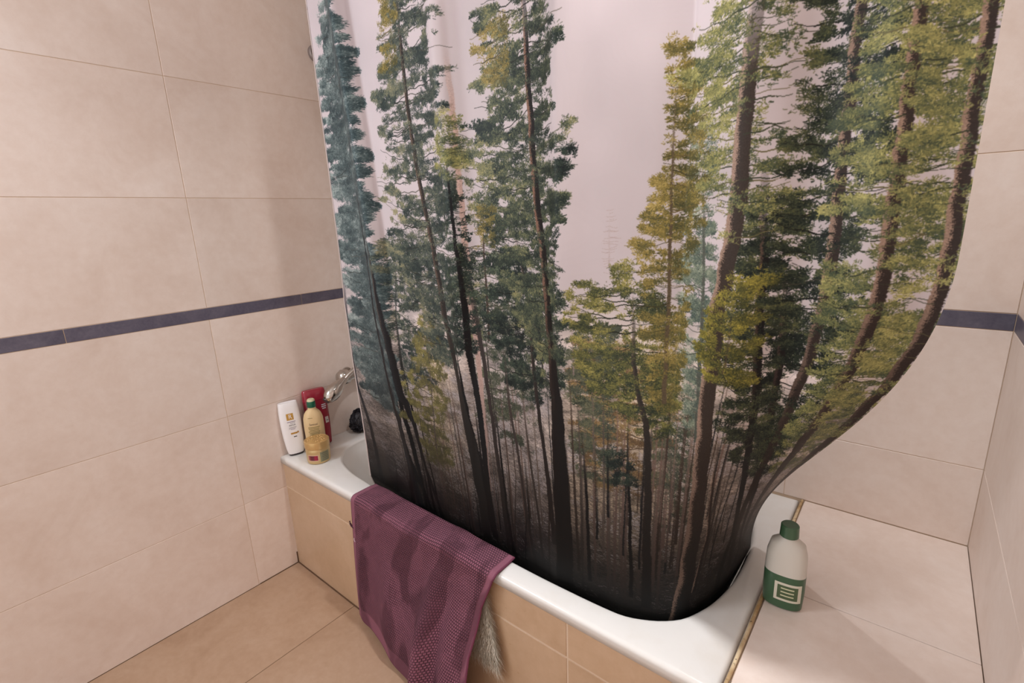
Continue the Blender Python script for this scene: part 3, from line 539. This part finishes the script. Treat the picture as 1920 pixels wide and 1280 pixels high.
    def foliage(P,E,nb,pal,dens,part):
        P=np.array(P); P=P[P[:,1].argsort()]; E=np.array(E); E=E[E[:,2].argsort()]
        zlo,zhi=E[0,2],E[-1,2]; cl_,cm,cd=[np.array(c,float) for c in PAL[pal]]
        gap=.010 if pal=='bare' else .024; nl=max(3,int((zhi-zlo+.03)/gap)); zl=zlo-.015+gap*(np.arange(nl)+rg.uniform(-.4,.4,nl)); o7=rg.uniform(0,90,2)
        for k in range(nl):
            z=zl[k]; xt=np.interp(z,P[:,1],P[:,0]); L=np.interp(z,E[:,2],E[:,0]); R=np.interp(z,E[:,2],E[:,1])
            for side,ed in ((-1,L),(1,R)):
                reach=max(.006,abs(ed-xt)*min(1.10,.52+.90*float(field(np.array([z*15+o7[0]]),np.array([side*7.3+o7[1]]))[0]))*rg.uniform(.85,1.08)); sl=rg.normal(-.16,.14); cv=rg.uniform(.08,.30)
                tt=np.linspace(0,1,max(3,int(reach*RES))); bx=xt+side*reach*tt; bz=z+reach*(sl*tt+cv*tt**2)+.0015*np.sin(tt*reach*160+k)
                bc=(cd*.72+np.array([10,6,2])) if rg.random()<.7 else (cm*.55+np.array([62,50,42])*.45)
                xi=col(bx).astype(int); yi=row(bz).astype(int); ok=(xi>=0)&(xi<Wd-1)&(yi>=1)&(yi<Hd-1)
                if pal=='bare': bc=np.array([176,157,153.])
                if part==0 or rg.random()<.5:
                    img[yi[ok],xi[ok]]=bc*depth(z)
                    if reach>.06: h=ok&(tt<.7); img[yi[h]-1,xi[h]]=bc*depth(z)
                if pal=='bare': continue
                nc=int(dens*(1 if part==0 else .40)*reach/.00085)
                if nc<1: nc=1
                u=rg.beta(1.25,1.15,nc); cx=xt+side*reach*u*1.02; cz=z+reach*(sl*u+cv*u*u)+rg.normal(.002,1,nc)*(.004+.009*(1-u))
                keep=field(o7[0]+cx*15,o7[1]+cz*46)>(float(np.interp(dens,[1,1.6,2.3,3.2],[.40,.33,.14,.02])) if part==0 else .5)
                cx,cz=cx[keep],cz[keep]; nc=len(cx)
                if not nc: continue
                m=11; rx=rg.uniform(.004,.0095,nc)[:,None]
                ang=rg.uniform(0,2*np.pi,(nc,m)); rad=np.sqrt(rg.random((nc,m))); ex=np.cos(ang)*rad; ey=np.sin(ang)*rad
                X=cx[:,None]+ex*rx; Y=cz[:,None]+ey*rx*.5
                big=field(o7[1]+X*22,o7[0]+Y*38); loc=(Y-(z+.004))/.018
                lit_=(.09+.50*big+.40*(field(o7[1]+X*75,o7[0]+Y*130)-.25)+.18*loc+.14*(-side*u[keep])[:,None]+rg.normal(0,.19,(nc,m))).clip(0,1)[...,None]
                cc=np.where(lit_<.5,cd+(cm-cd)*(lit_/.5),cm+(cl_-cm)*((lit_-.5)/.5))*(.88+.22*rg.random((nc,m,1)))
                cc=cc*depth(Y)[...,None]
                an=np.arctan2(ey*.6+.30,ex+.35*side)+rg.normal(0,.55,(nc,m))
                q=rg.permutation(nc*m); q=q[(field(o7[0]+X*62,o7[1]+Y*105).ravel()[q]+rg.normal(0,.10,len(q)))>float(np.interp(dens,[1,1.6,2.3,3.2],[.40,.36,.30,.20]))]
                if len(q): stamp(col(X).ravel()[q],row(Y).ravel()[q],an.ravel()[q],rg.uniform(2,6.5,len(q)),cc.reshape(-1,3)[q].clip(0,255),1 if rg.random()<.85 else 2)
    for P,w0,w1,c,lit,E,nb,pal,dens,_ in TREES:
        if E: foliage(P,E,int(nb*.72),pal,dens,0)
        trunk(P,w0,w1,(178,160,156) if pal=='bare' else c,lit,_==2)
        if E: foliage(P,E,int(nb*.34),pal,dens,1)
    # a light softening, as ink on cloth
    sm=img.copy(); sm[1:-1,1:-1]=.5*img[1:-1,1:-1]+.125*(img[:-2,1:-1]+img[2:,1:-1]+img[1:-1,:-2]+img[1:-1,2:])
    a=(sm/255).clip(0,1); l=np.where(a<=.04045,a/12.92,((a+.055)/1.055)**2.4)
    l=(l*INK).clip(0,.9); a=np.where(l<=.0031308,l*12.92,1.055*l**(1/2.4)-.055)
    px=np.ones((Hd,Wd,4),np.float32); px[:,:,:3]=a
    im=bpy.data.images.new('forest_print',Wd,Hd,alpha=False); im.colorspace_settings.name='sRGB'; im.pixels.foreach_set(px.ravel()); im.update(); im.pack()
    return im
INK=1.0
M_CURT=mat('printed_satin_cloth',rgb(200,190,190),.50,0,.16); k=N(M_CURT)
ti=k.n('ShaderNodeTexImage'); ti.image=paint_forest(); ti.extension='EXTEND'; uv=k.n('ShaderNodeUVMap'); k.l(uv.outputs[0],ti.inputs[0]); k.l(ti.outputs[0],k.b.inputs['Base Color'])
gg=k.n('ShaderNodeNewGeometry').outputs['Position']; mq=k.n('ShaderNodeMapping'); mq.inputs['Scale'].default_value=(1,1,.22); k.l(gg,mq.inputs[0]); k.bump(k.noise(mq.outputs[0],15,3,.45),.22,.004)
def build_curtain():
    s=np.linspace(.306,1.90,520); z=np.concatenate([np.linspace(2.22,1.3,90,endpoint=False),np.linspace(1.3,.18,150)])
    S,Z=np.meshgrid(s,z); X,Y,ZZ=curtain_point(S,Z)
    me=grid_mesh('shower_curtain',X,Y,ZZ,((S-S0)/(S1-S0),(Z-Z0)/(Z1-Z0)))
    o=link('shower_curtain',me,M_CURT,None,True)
    tag(o,'shower curtain printed with a misty pine forest, hanging into the bath','curtain')
    # stitched side hem on the left edge
    zz=np.linspace(2.21,.30,120); hs=[]
    x,y,q=curtain_point(np.full(120,.307),zz)
    h=tube('side_hem',[(a-.0012,b-.0005,c_) for a,b,c_ in zip(x,y,q)],.0022,mat('pale_hem',rgb(196,182,178),.7),o,8)
    return o
curtain=build_curtain()

# ---------------------------------------------------------------- purple bath mat over the rim
def purple():
    m=mat('purple_waffle_pile',rgb(112,66,86),.95,0,.15); k=N(m); b=k.b
    uv=k.n('ShaderNodeUVMap').outputs[0]; sep=k.n('ShaderNodeSeparateXYZ'); k.l(uv,sep.inputs[0]); U,V=sep.outputs[0],sep.outputs[1]
    br=k.n('ShaderNodeTexBrick'); br.inputs['Scale'].default_value=1; br.inputs['Brick Width'].default_value=.0072; br.inputs['Row Height'].default_value=.0074
    br.inputs['Mortar Size'].default_value=.0015; br.inputs['Mortar Smooth'].default_value=1.0; br.offset=.5
    wv=k.n('ShaderNodeVectorMath',operation='ADD'); nz=k.n('ShaderNodeTexNoise'); nz.inputs['Scale'].default_value=9; k.l(uv,nz.inputs['Vector'])
    sc=k.n('ShaderNodeVectorMath',operation='SCALE'); sc.inputs['Scale'].default_value=.006; k.l(nz.outputs[1],sc.inputs[0]); k.l(uv,wv.inputs[0]); k.l(sc.outputs[0],wv.inputs[1])
    k.l(wv.outputs[0],br.inputs['Vector'])
    cell=k.val('SUBTRACT',1.0,br.outputs['Fac'])
    # flat borders: 2 cm sides, 6 cm foot; u 0..W, v 0..H in metres
    du=k.val('MINIMUM',U,k.val('SUBTRACT',.62,U)); dv=k.val('SUBTRACT',.565,V)
    fl=k.val('MULTIPLY',k.val('MULTIPLY',k.val('SUBTRACT',du,.016),200,True),k.val('MULTIPLY',k.val('SUBTRACT',dv,.052),120,True),True)
    worn=k.ramp(k.noise(uv,9,3,.5,.8),[(.36,(0,0,0,1)),(.5,(1,1,1,1))])
    amt=k.val('MULTIPLY',fl,k.val('ADD',.62,k.val('MULTIPLY',worn,.38)))
    h=k.val('MULTIPLY',cell,amt)
    fine=k.noise(uv,600,2,.6)
    base=k.mix(k.val('MULTIPLY',k.val('SUBTRACT',1.0,cell),k.val('MULTIPLY',amt,.80)),rgb(140,88,104),rgb(56,28,38))
    mp=k.n('ShaderNodeMapping'); mp.inputs['Scale'].default_value=(9,3.6,1); mp.inputs['Rotation'].default_value=(0,0,.38); k.l(uv,mp.inputs[0])
    wet=k.ramp(k.noise(mp.outputs[0],1.0,3,.45,.5),[(.50,(0,0,0,1)),(.555,(1,1,1,1))])
    base=k.mix(k.val('MULTIPLY',wet,.62),base,rgb(66,32,42))
    base=k.mix(k.val('MULTIPLY',k.noise(uv,40,3,.6),.22),base,rgb(140,94,108))
    k.l(base,b.inputs['Base Color']); k.bump(k.val('ADD',h,k.val('MULTIPLY',fine,.3)),.1e1,.005)
    b.inputs['Sheen Weight'].default_value=.22; b.inputs['Sheen Roughness'].default_value=.5; b.inputs['Sheen Tint'].default_value=rgb(170,130,150)
    return m
M_MAT=purple()
def mat_point(a,b):
    """a 0..1 left to right, b metres down from the inner edge of the rim"""
    t=HT+.006
    # section over the rim: flat top, round nose, then the hanging face
    yin=np.interp(a,[0,1],[.076,.062])
    flat=yin+.006; R=.016; arc=R*np.pi/2
    y=np.where(b<flat,yin-b,np.where(b<flat+arc,-.006-R*np.sin(((b-flat)/R).clip(0,np.pi/2)),-.006-R))
    z=np.where(b<flat,t,np.where(b<flat+arc,t-R+R*np.cos(((b-flat)/R).clip(0,np.pi/2)),t-R-(b-flat-arc)))
    d=(b-flat-arc*.5).clip(0,None)      # how far down the face
    xl=np.interp(d,[0,.05,.38,.5],[.512,.507,.482,.474]); xr=np.interp(d,[0,.03,.10,.24,.40,.5],[1.128,1.118,1.094,1.074,1.082,1.10])
    x=xl+(xr-xl)*a
    g=smooth(.02,.30,d)*(1-.45*smooth(.36,.48,d))
    f=.052*np.exp(-((a-.70)/.055)**2)+.020*np.exp(-((a-.86)/.09)**2)+.018*np.exp(-((a-.30-.22*d)/.10)**2)+.012*np.exp(-((a-.06)/.05)**2)-.012*np.exp(-((a-.79)/.035)**2)
    f=f+.020*a*a
    y=y-f*g-.075*np.clip(a/.72,0,1)*smooth(.10,.48,d)-.010*smooth(0,.1,d)*np.interp(a,[0,.85,1],[0,.3,1.2])
    z=z+np.where(b<flat+arc,.0035*np.sin(a*9+1)*smooth(0,.03,b)+.004*np.exp(-((a-.70)/.06)**2)+.003*np.exp(-((a-.12)/.06)**2),0)
    z=z+.022*a*smooth(.3,.5,d)*0
    return x,y,z
def build_mat():
    a=np.linspace(0,1,150); b=np.linspace(0,.565,150); A,B=np.meshgrid(a,b)
    X,Y,Z=mat_point(A,B); Z=np.maximum(Z,.006)
    me=grid_mesh('bath_mat',X,Y,Z,(A*.62,B))
    o=link('bath_mat',me,M_MAT,None,True)
    so=o.modifiers.new('thick','SOLIDIFY'); so.thickness=.005; so.offset=0
    tag(o,'purple waffle-textured bath mat draped over the bath rim','bath mat')
    hem=mat('purple_hem',rgb(112,62,80),.95,0,.1)
    for av,nm in ((1.0,'side_hem'),(0.0,'side_hem')):
        bb=np.linspace(0,.565,90); x,y,z=mat_point(np.full(90,av),bb); tube(nm,list(zip(x,y,np.maximum(z,.006))),.0030,hem,o,8)
    aa=np.linspace(0,1,80); x,y,z=mat_point(aa,np.full(80,.565)); tube('bottom_hem',list(zip(x,y,np.maximum(z,.006))),.0030,hem,o,8)
    x,y,z=[float(q[0]) for q in mat_point(np.array([0.]),np.array([.20]))]
    l=tube('hanging_loop',[(x+.004,y,z-.006),(x-.008,y-.001,z-.004),(x-.014,y-.002,z+.004),(x-.016,y-.002,z+.011),(x-.012,y-.002,z+.013)],[.004,.0035,.003,.0025,.0015],mat('dark_purple_loop',rgb(72,36,50),.9),o,8)
    x,y,z=[float(q[0]) for q in mat_point(np.array([.02]),np.array([.245]))]
    lt=mat('pale_thread',rgb(214,190,200),.9)
    tube('loose_thread',[(x,y-.005,z+.006),(x+.002,y-.007,z),(x+.005,y-.006,z-.006)],.0012,lt,o,6)
    return o
bmat=build_mat()

# ---------------------------------------------------------------- shaggy white rug under the purple mat
def build_rug():
    m=mat('cream_rug_pile',rgb(246,238,224),.95,0,.1); mb=mat('cream_rug_backing',rgb(214,196,170),.95,0,.1)
    a=np.linspace(0,1,24); b=np.linspace(0,.40,60); A,B=np.meshgrid(a,b)
    def rp(a,b):
        R=.006; flat=.05
        y=np.where(b<flat,.044-b,-.006-R*smooth(0,.02,b-flat)); z=np.where(b<flat,HT+.0015,HT+.0015-(b-flat)*.86)
        x=.97+(.115+.034*smooth(.08,.36,b))*a
        return x,y,z
    X,Y,Z=rp(A,B); me=grid_mesh('shaggy_rug',X,Y,Z); o=link('shaggy_rug',me,mb,None,True)
    tag(o,'shaggy cream rug hanging behind the right edge of the purple bath mat','rug')
    rg=np.random.default_rng(5); V=[];F=[]
    for i in range(2600):
        bb=rg.uniform(.10,.40); aa=1-rg.random()**1.6*.85; x,y,z=[float(q) for q in rp(np.float64(aa),np.float64(bb))]
        L=rg.uniform(.014,.036)*(1.25 if bb>.3 else 1); dx=rg.normal(.005,.006)+(.004 if aa>.93 else 0); dy=-rg.uniform(.003,.011); w=rg.uniform(.0007,.0015)
        pts=[]
        for t in (0,.5,1): pts.append((x+dx*t*2+rg.normal(0,.0008),y+dy*(1-(t-.5)**2),z-L*t*(.7+.3*t)))
        k0=len(V)
        for t,(px,py,pz) in enumerate(pts):
            ww=w*(1,.8,.25)[t]; V+=[(px-ww,py,pz),(px+ww,py-ww*.6,pz)]
        F+=[(k0,k0+1,k0+3,k0+2),(k0+2,k0+3,k0+5,k0+4)]
    tag(link('pile',mesh('pile',V,F),m,o),kind='stuff')
build_rug()

# ---------------------------------------------------------------- bottles
def text_mesh(txt,size,fit=None):
    cu=bpy.data.curves.new('t','FONT'); cu.body=txt; cu.size=size; cu.align_x='CENTER'; cu.align_y='CENTER'; cu.resolution_u=2
    o=bpy.data.objects.new('t',cu); C.objects.link(o); dg=bpy.context.evaluated_depsgraph_get(); me=bpy.data.meshes.new_from_object(o.evaluated_get(dg)); bpy.data.objects.remove(o)
    return me
def ellipse_front(secs):
    """front surface (towards -y) of a loft, for prints that lie on it"""
    Zs=[s[0] for s in secs]
    def f(x,z):
        rx=np.interp(z,Zs,[s[1] for s in secs]); ry=np.interp(z,Zs,[s[2] for s in secs]); e=np.interp(z,Zs,[s[3] for s in secs])
        return -ry*(1-min(.97,abs(x)/rx)**e)**(1/e)
    return f
def printed(name,me,x,z,front,m,parent,off=.0006,curl=None):
    for v in me.vertices:
        px,pz=v.co.x+x,v.co.y+z; v.co=(px,front(px,pz)-off,pz)
    me.materials.clear(); return link(name,me,m,parent)
def plate(w,h,nx=10,nz=3,r=0):
    V=[];F=[]
    for j in range(nz+1):
        for i in range(nx+1): V.append((-w/2+w*i/nx,-h/2+h*j/nz,0))
    for j in range(nz):
        for i in range(nx): k=j*(nx+1)+i; F.append((k,k+1,k+nx+2,k+nx+1))
    return mesh('print',V,F)
G_BOT='toiletries on the bath corner'
M_GOLD=mat('gold_foil',rgb(214,176,98),.28,.85); M_INK=mat('dark_ink',rgb(66,60,60),.6); M_VIO=mat('violet_ink',rgb(120,96,128),.6)
def place(o,loc,rz,lean=0,leanaxis=(1,0,0)):
    o.location=loc; o.rotation_euler=(Matrix.Rotation(math.radians(lean),3,Vector(leanaxis))@Matrix.Rotation(math.radians(rz),3,'Z')).to_euler()
# white conditioner bottle
def white_bottle():
    e=empty('shampoo_bottle',(0,0,0)); tag(e,'white bottle with gold square logo leaning on the left wall','bottle',G_BOT)
    pl=mat('white_plastic',rgb(240,236,236),.28); dk=mat('dark_bottom_band',rgb(52,44,44),.4)
    secs=[(.006,.030,.018,2.6),(.010,.0325,.0195,2.8),(.030,.0365,.0215,3),(.07,.0405,.023,3),(.12,.0425,.0235,3),(.165,.0420,.022,3),(.195,.0400,.0195,3),(.209,.0385,.0175,3),(.2125,.0370,.0160,3),(.2125,.0340,.0135,3),(.2105,.030,.0105,3)]
    lofted('body',secs,pl,e,48,30)
    lofted('bottom_band',[(0,.0285,.0165,2.6),(.001,.0295,.0175,2.6),(.006,.0300,.018,2.6)],dk,e,48)  # narrow dark band around the foot of the bottle
    f=ellipse_front(secs)
    g=printed('logo_square',plate(.028,.026,14,6),-.002,.158,f,M_GOLD,e)
    printed('logo_letter',text_mesh('R',.024),-.001,.158,f,pl,e,.0012)
    for (w,z,x,m_,h) in ((.034,.1375,.000,M_VIO,.0022),(.020,.1315,.004,M_INK,.0012),(.030,.1150,.002,M_INK,.0012),(.028,.1105,.000,M_VIO,.0012),(.018,.1065,.002,M_VIO,.0012)): printed('fine_print',plate(w,h,8,1),x,z,f,m_,e)
    printed('lettering',text_mesh('REPAIR',.0085),.002,.1235,f,M_INK,e)
    printed('gold_band',plate(.026,.0065,10,2),.003,.0905,f,M_GOLD,e); printed('gold_seal',plate(.0055,.007,3,2),.0195,.0925,f,M_GOLD,e,.0007)
    printed('volume_mark',plate(.013,.0036,5,1),.006,.0765,f,M_INK,e)
    return e
def red_bottle():
    e=empty('shampoo_bottle',(0,0,0)); tag(e,'tall dark red bottle standing behind the gold-capped cream bottle','bottle',G_BOT)
    e['label']='tall dark red bottle behind the green-capped gold bottle'
    pl=mat('red_plastic',rgb(142,34,50),.22); cap=mat('red_cap_plastic',rgb(156,40,58),.18)
    secs=[(0,.036,.018,3.2),(.003,.0385,.0205,3.4),(.05,.0425,.0225,3.4),(.12,.0455,.023,3.4),(.186,.0465,.0225,3.4),(.190,.0460,.022,3.4)]
    lofted('body',secs,pl,e,48)
    lofted('flip_cap',[(.191,.0462,.022,3.4),(.215,.0455,.0205,3.4),(.229,.0435,.0175,3.4),(.234,.0405,.0145,3.2),(.235,.034,.010,3)],cap,e,48)
    f=ellipse_front(secs); wi=mat('white_ink',rgb(214,214,224),.5)
    for z,w in ((.168,.017),(.160,.019),(.152,.015)): printed('lettering_line',plate(w,.0042,6,1),.026,z,f,wi,e)
    printed('label_patch',plate(.014,.026,4,4),.030,.102,f,mat('pale_label',rgb(206,196,196),.5),e); printed('fine_print',plate(.008,.003,3,1),.031,.100,f,M_INK,e,.001)
    return e
def gold_bottle():
    e=empty('lotion_bottle',(0,0,0)); tag(e,'pale gold bottle with a green flip cap behind the gold jar','bottle',G_BOT)
    pl=mat('pearl_gold_plastic',rgb(220,192,146),.26,.1); gr=mat('green_cap_plastic',rgb(20,92,66),.25); tp=mat('pale_cap_top',rgb(206,196,158),.4)
    secs=[(0,.037,.026,2.5),(.003,.0395,.0285,2.6),(.06,.0435,.030,2.6),(.11,.0445,.030,2.6),(.138,.0430,.0285,2.5),(.155,.0375,.026,2.3),(.166,.0285,.022,2.1),(.172,.0200,.019,2),(.176,.0178,.0178,2),(.181,.0178,.0178,2)]
    lofted('body',secs,pl,e,48,50)
    lofted('cap',[(.181,.0188,.0188,2),(.182,.0194,.0194,2),(.203,.0190,.0190,2),(.2045,.0184,.0184,2)],gr,e,36)
    lofted('cap_top',[(.2045,.0178,.0178,2),(.210,.0165,.0165,2,0,.001),(.2125,.013,.013,2,0,.001)],tp,e,36)
    f=ellipse_front(secs); ol=mat('olive_ink',rgb(118,108,58),.6)
    printed('lettering',text_mesh('Sensual',.0125),-.001,.118,f,M_INK,e)
    printed('fine_print',plate(.020,.0016,6,1),-.012,.143,f,ol,e)
    for i in range(9): printed('fine_print',plate(.050-.004*(i%3),.0024,10,1),.000-.001*(i%2),.107-.0058*i,f,ol,e)
    printed('green_panel',plate(.050,.036,12,4),0,.040,f,mat('sage_print',rgb(168,158,104),.4),e,.0004)
    return e
def jar():
    e=empty('cream_jar',(0,0,0)); tag(e,'squat gold jar with a red label at the front bath corner','jar',G_BOT)
    gd=mat('satin_gold_plastic',rgb(202,174,124),.28,.45); ld=mat('gold_lid_plastic',rgb(206,170,114),.24,.5)
    secs=[(0,.044,.044,2),(.002,.0475,.0475,2),(.008,.0490,.0490,2),(.050,.0505,.0505,2),(.054,.0500,.0500,2),(.057,.0485,.0485,2),(.060,.0480,.0480,2)]
    lofted('body',secs,gd,e,64)
    lid=lofted('lid',[(.0605,.0505,.0505,2),(.062,.0520,.0520,2),(.084,.0525,.0525,2),(.0875,.0515,.0515,2),(.089,.0490,.0490,2),(.089,.0475,.0475,2),(.0882,.0465,.0465,2)],ld,e,64)
    # embossed flourishes on the lid
    bm=bmesh.new(); rg=random.Random(4)
    for i in range(34):
        r,a=.040*math.sqrt(rg.random()),rg.uniform(0,6.28); mt=Matrix.Translation((r*math.cos(a),r*math.sin(a),.0884))@Matrix.Rotation(rg.uniform(0,6.28),4,'Z')@Matrix.Diagonal((.0062,.0022,.0016,1))
        bmesh.ops.create_icosphere(bm,subdivisions=1,radius=1,matrix=mt)
    me=bpy.data.meshes.new('embossing'); bm.to_mesh(me); bm.free(); link('embossing',me,ld,lid,True)
    f=ellipse_front(secs)
    def arc_print(nm,w,h,ang,z,m_,off):
        me=plate(w,h,12,2)
        for v in me.vertices:
            a=math.radians(ang)+v.co.x/.05; zz=v.co.y+z; r=np.interp(zz,[s[0] for s in secs],[s[1] for s in secs])+off
            v.co=(r*math.sin(a),-r*math.cos(a),zz)
        me.materials.clear(); return link(nm,me,m_,e)
    wh=mat('pale_pink_border',rgb(226,190,170),.4)
    arc_print('label_border',.048,.024,-24,.0275,wh,.0004)
    rl=mat('red_label',rgb(150,30,58),.35); k=N(rl); kk=k.n('ShaderNodeTexCoord').outputs['Generated']; sx=k.n('ShaderNodeSeparateXYZ'); k.l(kk,sx.inputs[0])
    k.l(k.ramp(sx.outputs[0],[(.0,rgb(190,120,100)),(.22,rgb(110,44,48)),(.5,rgb(96,40,52)),(.75,rgb(160,32,62)),(1,rgb(132,24,50))]),k.b.inputs['Base Color'])
    arc_print('label',.044,.020,-24,.0275,rl,.0008)
    arc_print('side_panel',.042,.040,36,.029,mat('sage_panel',rgb(140,136,106),.35,.3),.0005)
    for i in range(5): arc_print('fine_print',.030-.004*(i%2),.0018,36,.043-.007*i,mat('grey_ink',rgb(92,92,78),.5),.0009)
    return e
CAMAZ=math.degrees(math.atan2(1.85-.1,.80+.08))   # bearing from the corner to the viewer's side of the room
b1=white_bottle(); place(b1,(.040,.042,HT+.0008),CAMAZ+8,-4,(0,1,0)); b1.scale=(.9,.9,1)
b2=red_bottle(); place(b2,(.044,.150,HT+.0005),CAMAZ+14,-4,(0,1,0))
b3=gold_bottle(); place(b3,(.090,.104,HT+.0005),CAMAZ-4); b3.scale=(.84,.80,1.035)
b4=jar(); place(b4,(.166,.066,HT+.0005),CAMAZ-6); b4.scale=(.87,.87,.98)
# green bottle on the ledge
def green_bottle():
    e=empty('shower_gel_bottle',(0,0,0)); tag(e,'green and white bottle with a white label standing on the tiled ledge','bottle')
    wp=mat('frosted_plastic',rgb(206,200,190),.35); gp=mat('green_plastic',rgb(62,92,66),.3)
    s1=[(0,.036,.024,2.4),(.003,.0395,.0265,2.5),(.04,.0415,.0275,2.5),(.085,.0415,.0275,2.5)]
    lofted('body',s1,gp,e,44)
    lofted('upper_body',[(.085,.0415,.0275,2.5),(.13,.0400,.0265,2.5),(.155,.034,.024,2.3),(.166,.020,.018,2),(.172,.016,.016,2)],wp,e,44)
    lofted('cap',[(.172,.018,.018,2),(.173,.019,.019,2),(.198,.018,.018,2),(.200,.016,.016,2)],gp,e,32)
    f=ellipse_front(s1); printed('label',plate(.052,.046,12,4),.010,.046,f,mat('white_label',rgb(214,208,190),.45),e); printed('label_print',plate(.040,.034,10,3),.010,.046,f,mat('green_label_print',rgb(74,92,62),.45),e,.001)
    for i in range(3): printed('fine_print',plate(.026,.003,6,1),.010,.056-.009*i,f,mat('pale_ink',rgb(206,204,170),.45),e,.0014)
    return e
g1=green_bottle(); place(g1,(1.711,.312,HT+.0005),4)

# ---------------------------------------------------------------- black mesh sponge on the rim
def sponge():
    m=mat('black_mesh_net',rgb(46,43,48),.55,0,.5); rg=np.random.default_rng(8)
    c=Vector((.066,.322,HT+.050)); V=[];F=[]
    for i in range(60):      # gathered frills of netting around a core
        ax=Vector(rg.normal(size=3)).normalized(); u=ax.orthogonal().normalized(); v=ax.cross(u); r0=rg.uniform(.026,.049); n=44; k0=len(V); ph=rg.uniform(0,6)
        for j in range(n):
            a=2*math.pi*j/n
            for q in (0,1):
                r=r0*(.75+.30*q)+.0035*math.sin(a*11+ph)*q; off=.004*math.sin(a*9+ph)+.006*(q-.5)
                p=(u*math.cos(a)+v*math.sin(a))*r+ax*(off+.011*math.sin(i*1.7))
                q_=1-.30*max(-1,min(1,p.z/.05)); p=Vector((p.x*.86*q_,p.y*.92*q_,p.z*1.05)); V.append(c+p)
        for j in range(n): j2=(j+1)%n; F.append((k0+2*j,k0+2*j+1,k0+2*j2+1,k0+2*j2))
    V=[Vector((max(v.x,.004),v.y,max(v.z,HT+.001))) for v in V]
    o=link('mesh_sponge',mesh('mesh_sponge',V,F),m,None,True); tag(o,'crumpled black mesh bath sponge against the left wall beside the curtain','sponge')
    bm=bmesh.new(); bmesh.ops.create_icosphere(bm,subdivisions=3,radius=.042,matrix=Matrix.Translation(c)@Matrix.Diagonal((.9,.95,1.05,1)))
    for v in bm.verts: v.co+=(v.co-c)*(.10*math.sin(v.co.x*420)*math.cos(v.co.z*380+v.co.y*300))
    me=bpy.data.meshes.new('core'); bm.to_mesh(me); bm.free(); link('core',me,m,o,True)
    return o
sponge()

# ---------------------------------------------------------------- bath mixer and hand shower
M_CHROME=mat('chrome',rgb(196,190,184),.16,1.0)
def mixer():
    e=empty('bath_mixer',(0,.36,.70)); tag(e,'chrome bath mixer on the tiled wall left of the curtain','tap')
    o=e; off=Vector(e.location)
    def rel(pts): return [Vector(p)-off for p in pts]
    tube('body',rel([(.052,.300,.740),(.052,.304,.740),(.052,.45,.740),(.052,.454,.740)]),[.016,.020,.020,.016],M_CHROME,e,24)
    for y in (.325,.435): tube('wall_union',rel([(.001,y,.740),(.006,y,.740),(.007,y,.740),(.040,y,.740)]),[.026,.025,.013,.013],M_CHROME,e,24)
    h=tube('handle',rel([(.050,.300,.740),(.050,.298,.740),(.050,.272,.742),(.050,.258,.744),(.050,.252,.745)]),[.020,.030,.033,.024,.010],M_CHROME,e,24)
    tube('spout',rel([(.07,.38,.736),(.11,.38,.732),(.145,.38,.718),(.150,.38,.700)]),[.012,.011,.011,.012],M_CHROME,e,18)
    return e
mixer()
def handset():
    e=empty('hand_shower',(0,0,0)); tag(e,'chrome hand shower hanging head-down beside the red bottle','shower')
    # head: a flattened drop that narrows into the handle
    p0,p1=Vector((.112,.178,.706)),Vector((.104,.285,.775)); ax=(p1-p0).normalized()
    pts=[p0+ax*t for t in (-.030,-.028,-.018,.0,.018,.036,.054,.070,.088)]
    hd=tube('head',pts,[.004,.014,.023,.0295,.031,.0285,.023,.0165,.0115],M_CHROME,e,28)
    tube('spray_face',[p0+ax*-.0285,p0+ax*-.031,p0+ax*-.032],[.0145,.0135,.006],mat('grey_spray_plate',rgb(96,84,84),.4,.4),e,24)
    tube('grip',[p1-ax*.05,p1-ax*.02,p1+Vector((0,.03,.012)),p1+Vector((.0,.075,.020)),p1+Vector((.0,.12,.022))],[.0115,.0105,.0100,.0105,.0115],M_CHROME,e,20)
    return e
handset()
def wall_holder():
    e=empty('shower_holder',(0,.36,1.985)); tag(e,'grey round shower holder high on the left wall behind the curtain edge','holder')
    dk=mat('brushed_grey_metal',rgb(150,138,134),.4,.6)
    for nm,pts,r in (('rosette',[(.001,0,0),(.012,0,0),(.016,0,0)],[.030,.030,.026]),('arm',[(.014,0,0),(.05,0,-.004),(.07,0,-.010)],[.011,.010,.010]),('cradle',[(.07,0,-.035),(.07,0,-.03),(.07,0,.012),(.07,0,.014)],[.014,.016,.018,.014])): tube(nm,pts,r,dk,e,24)
    return e
wall_holder()
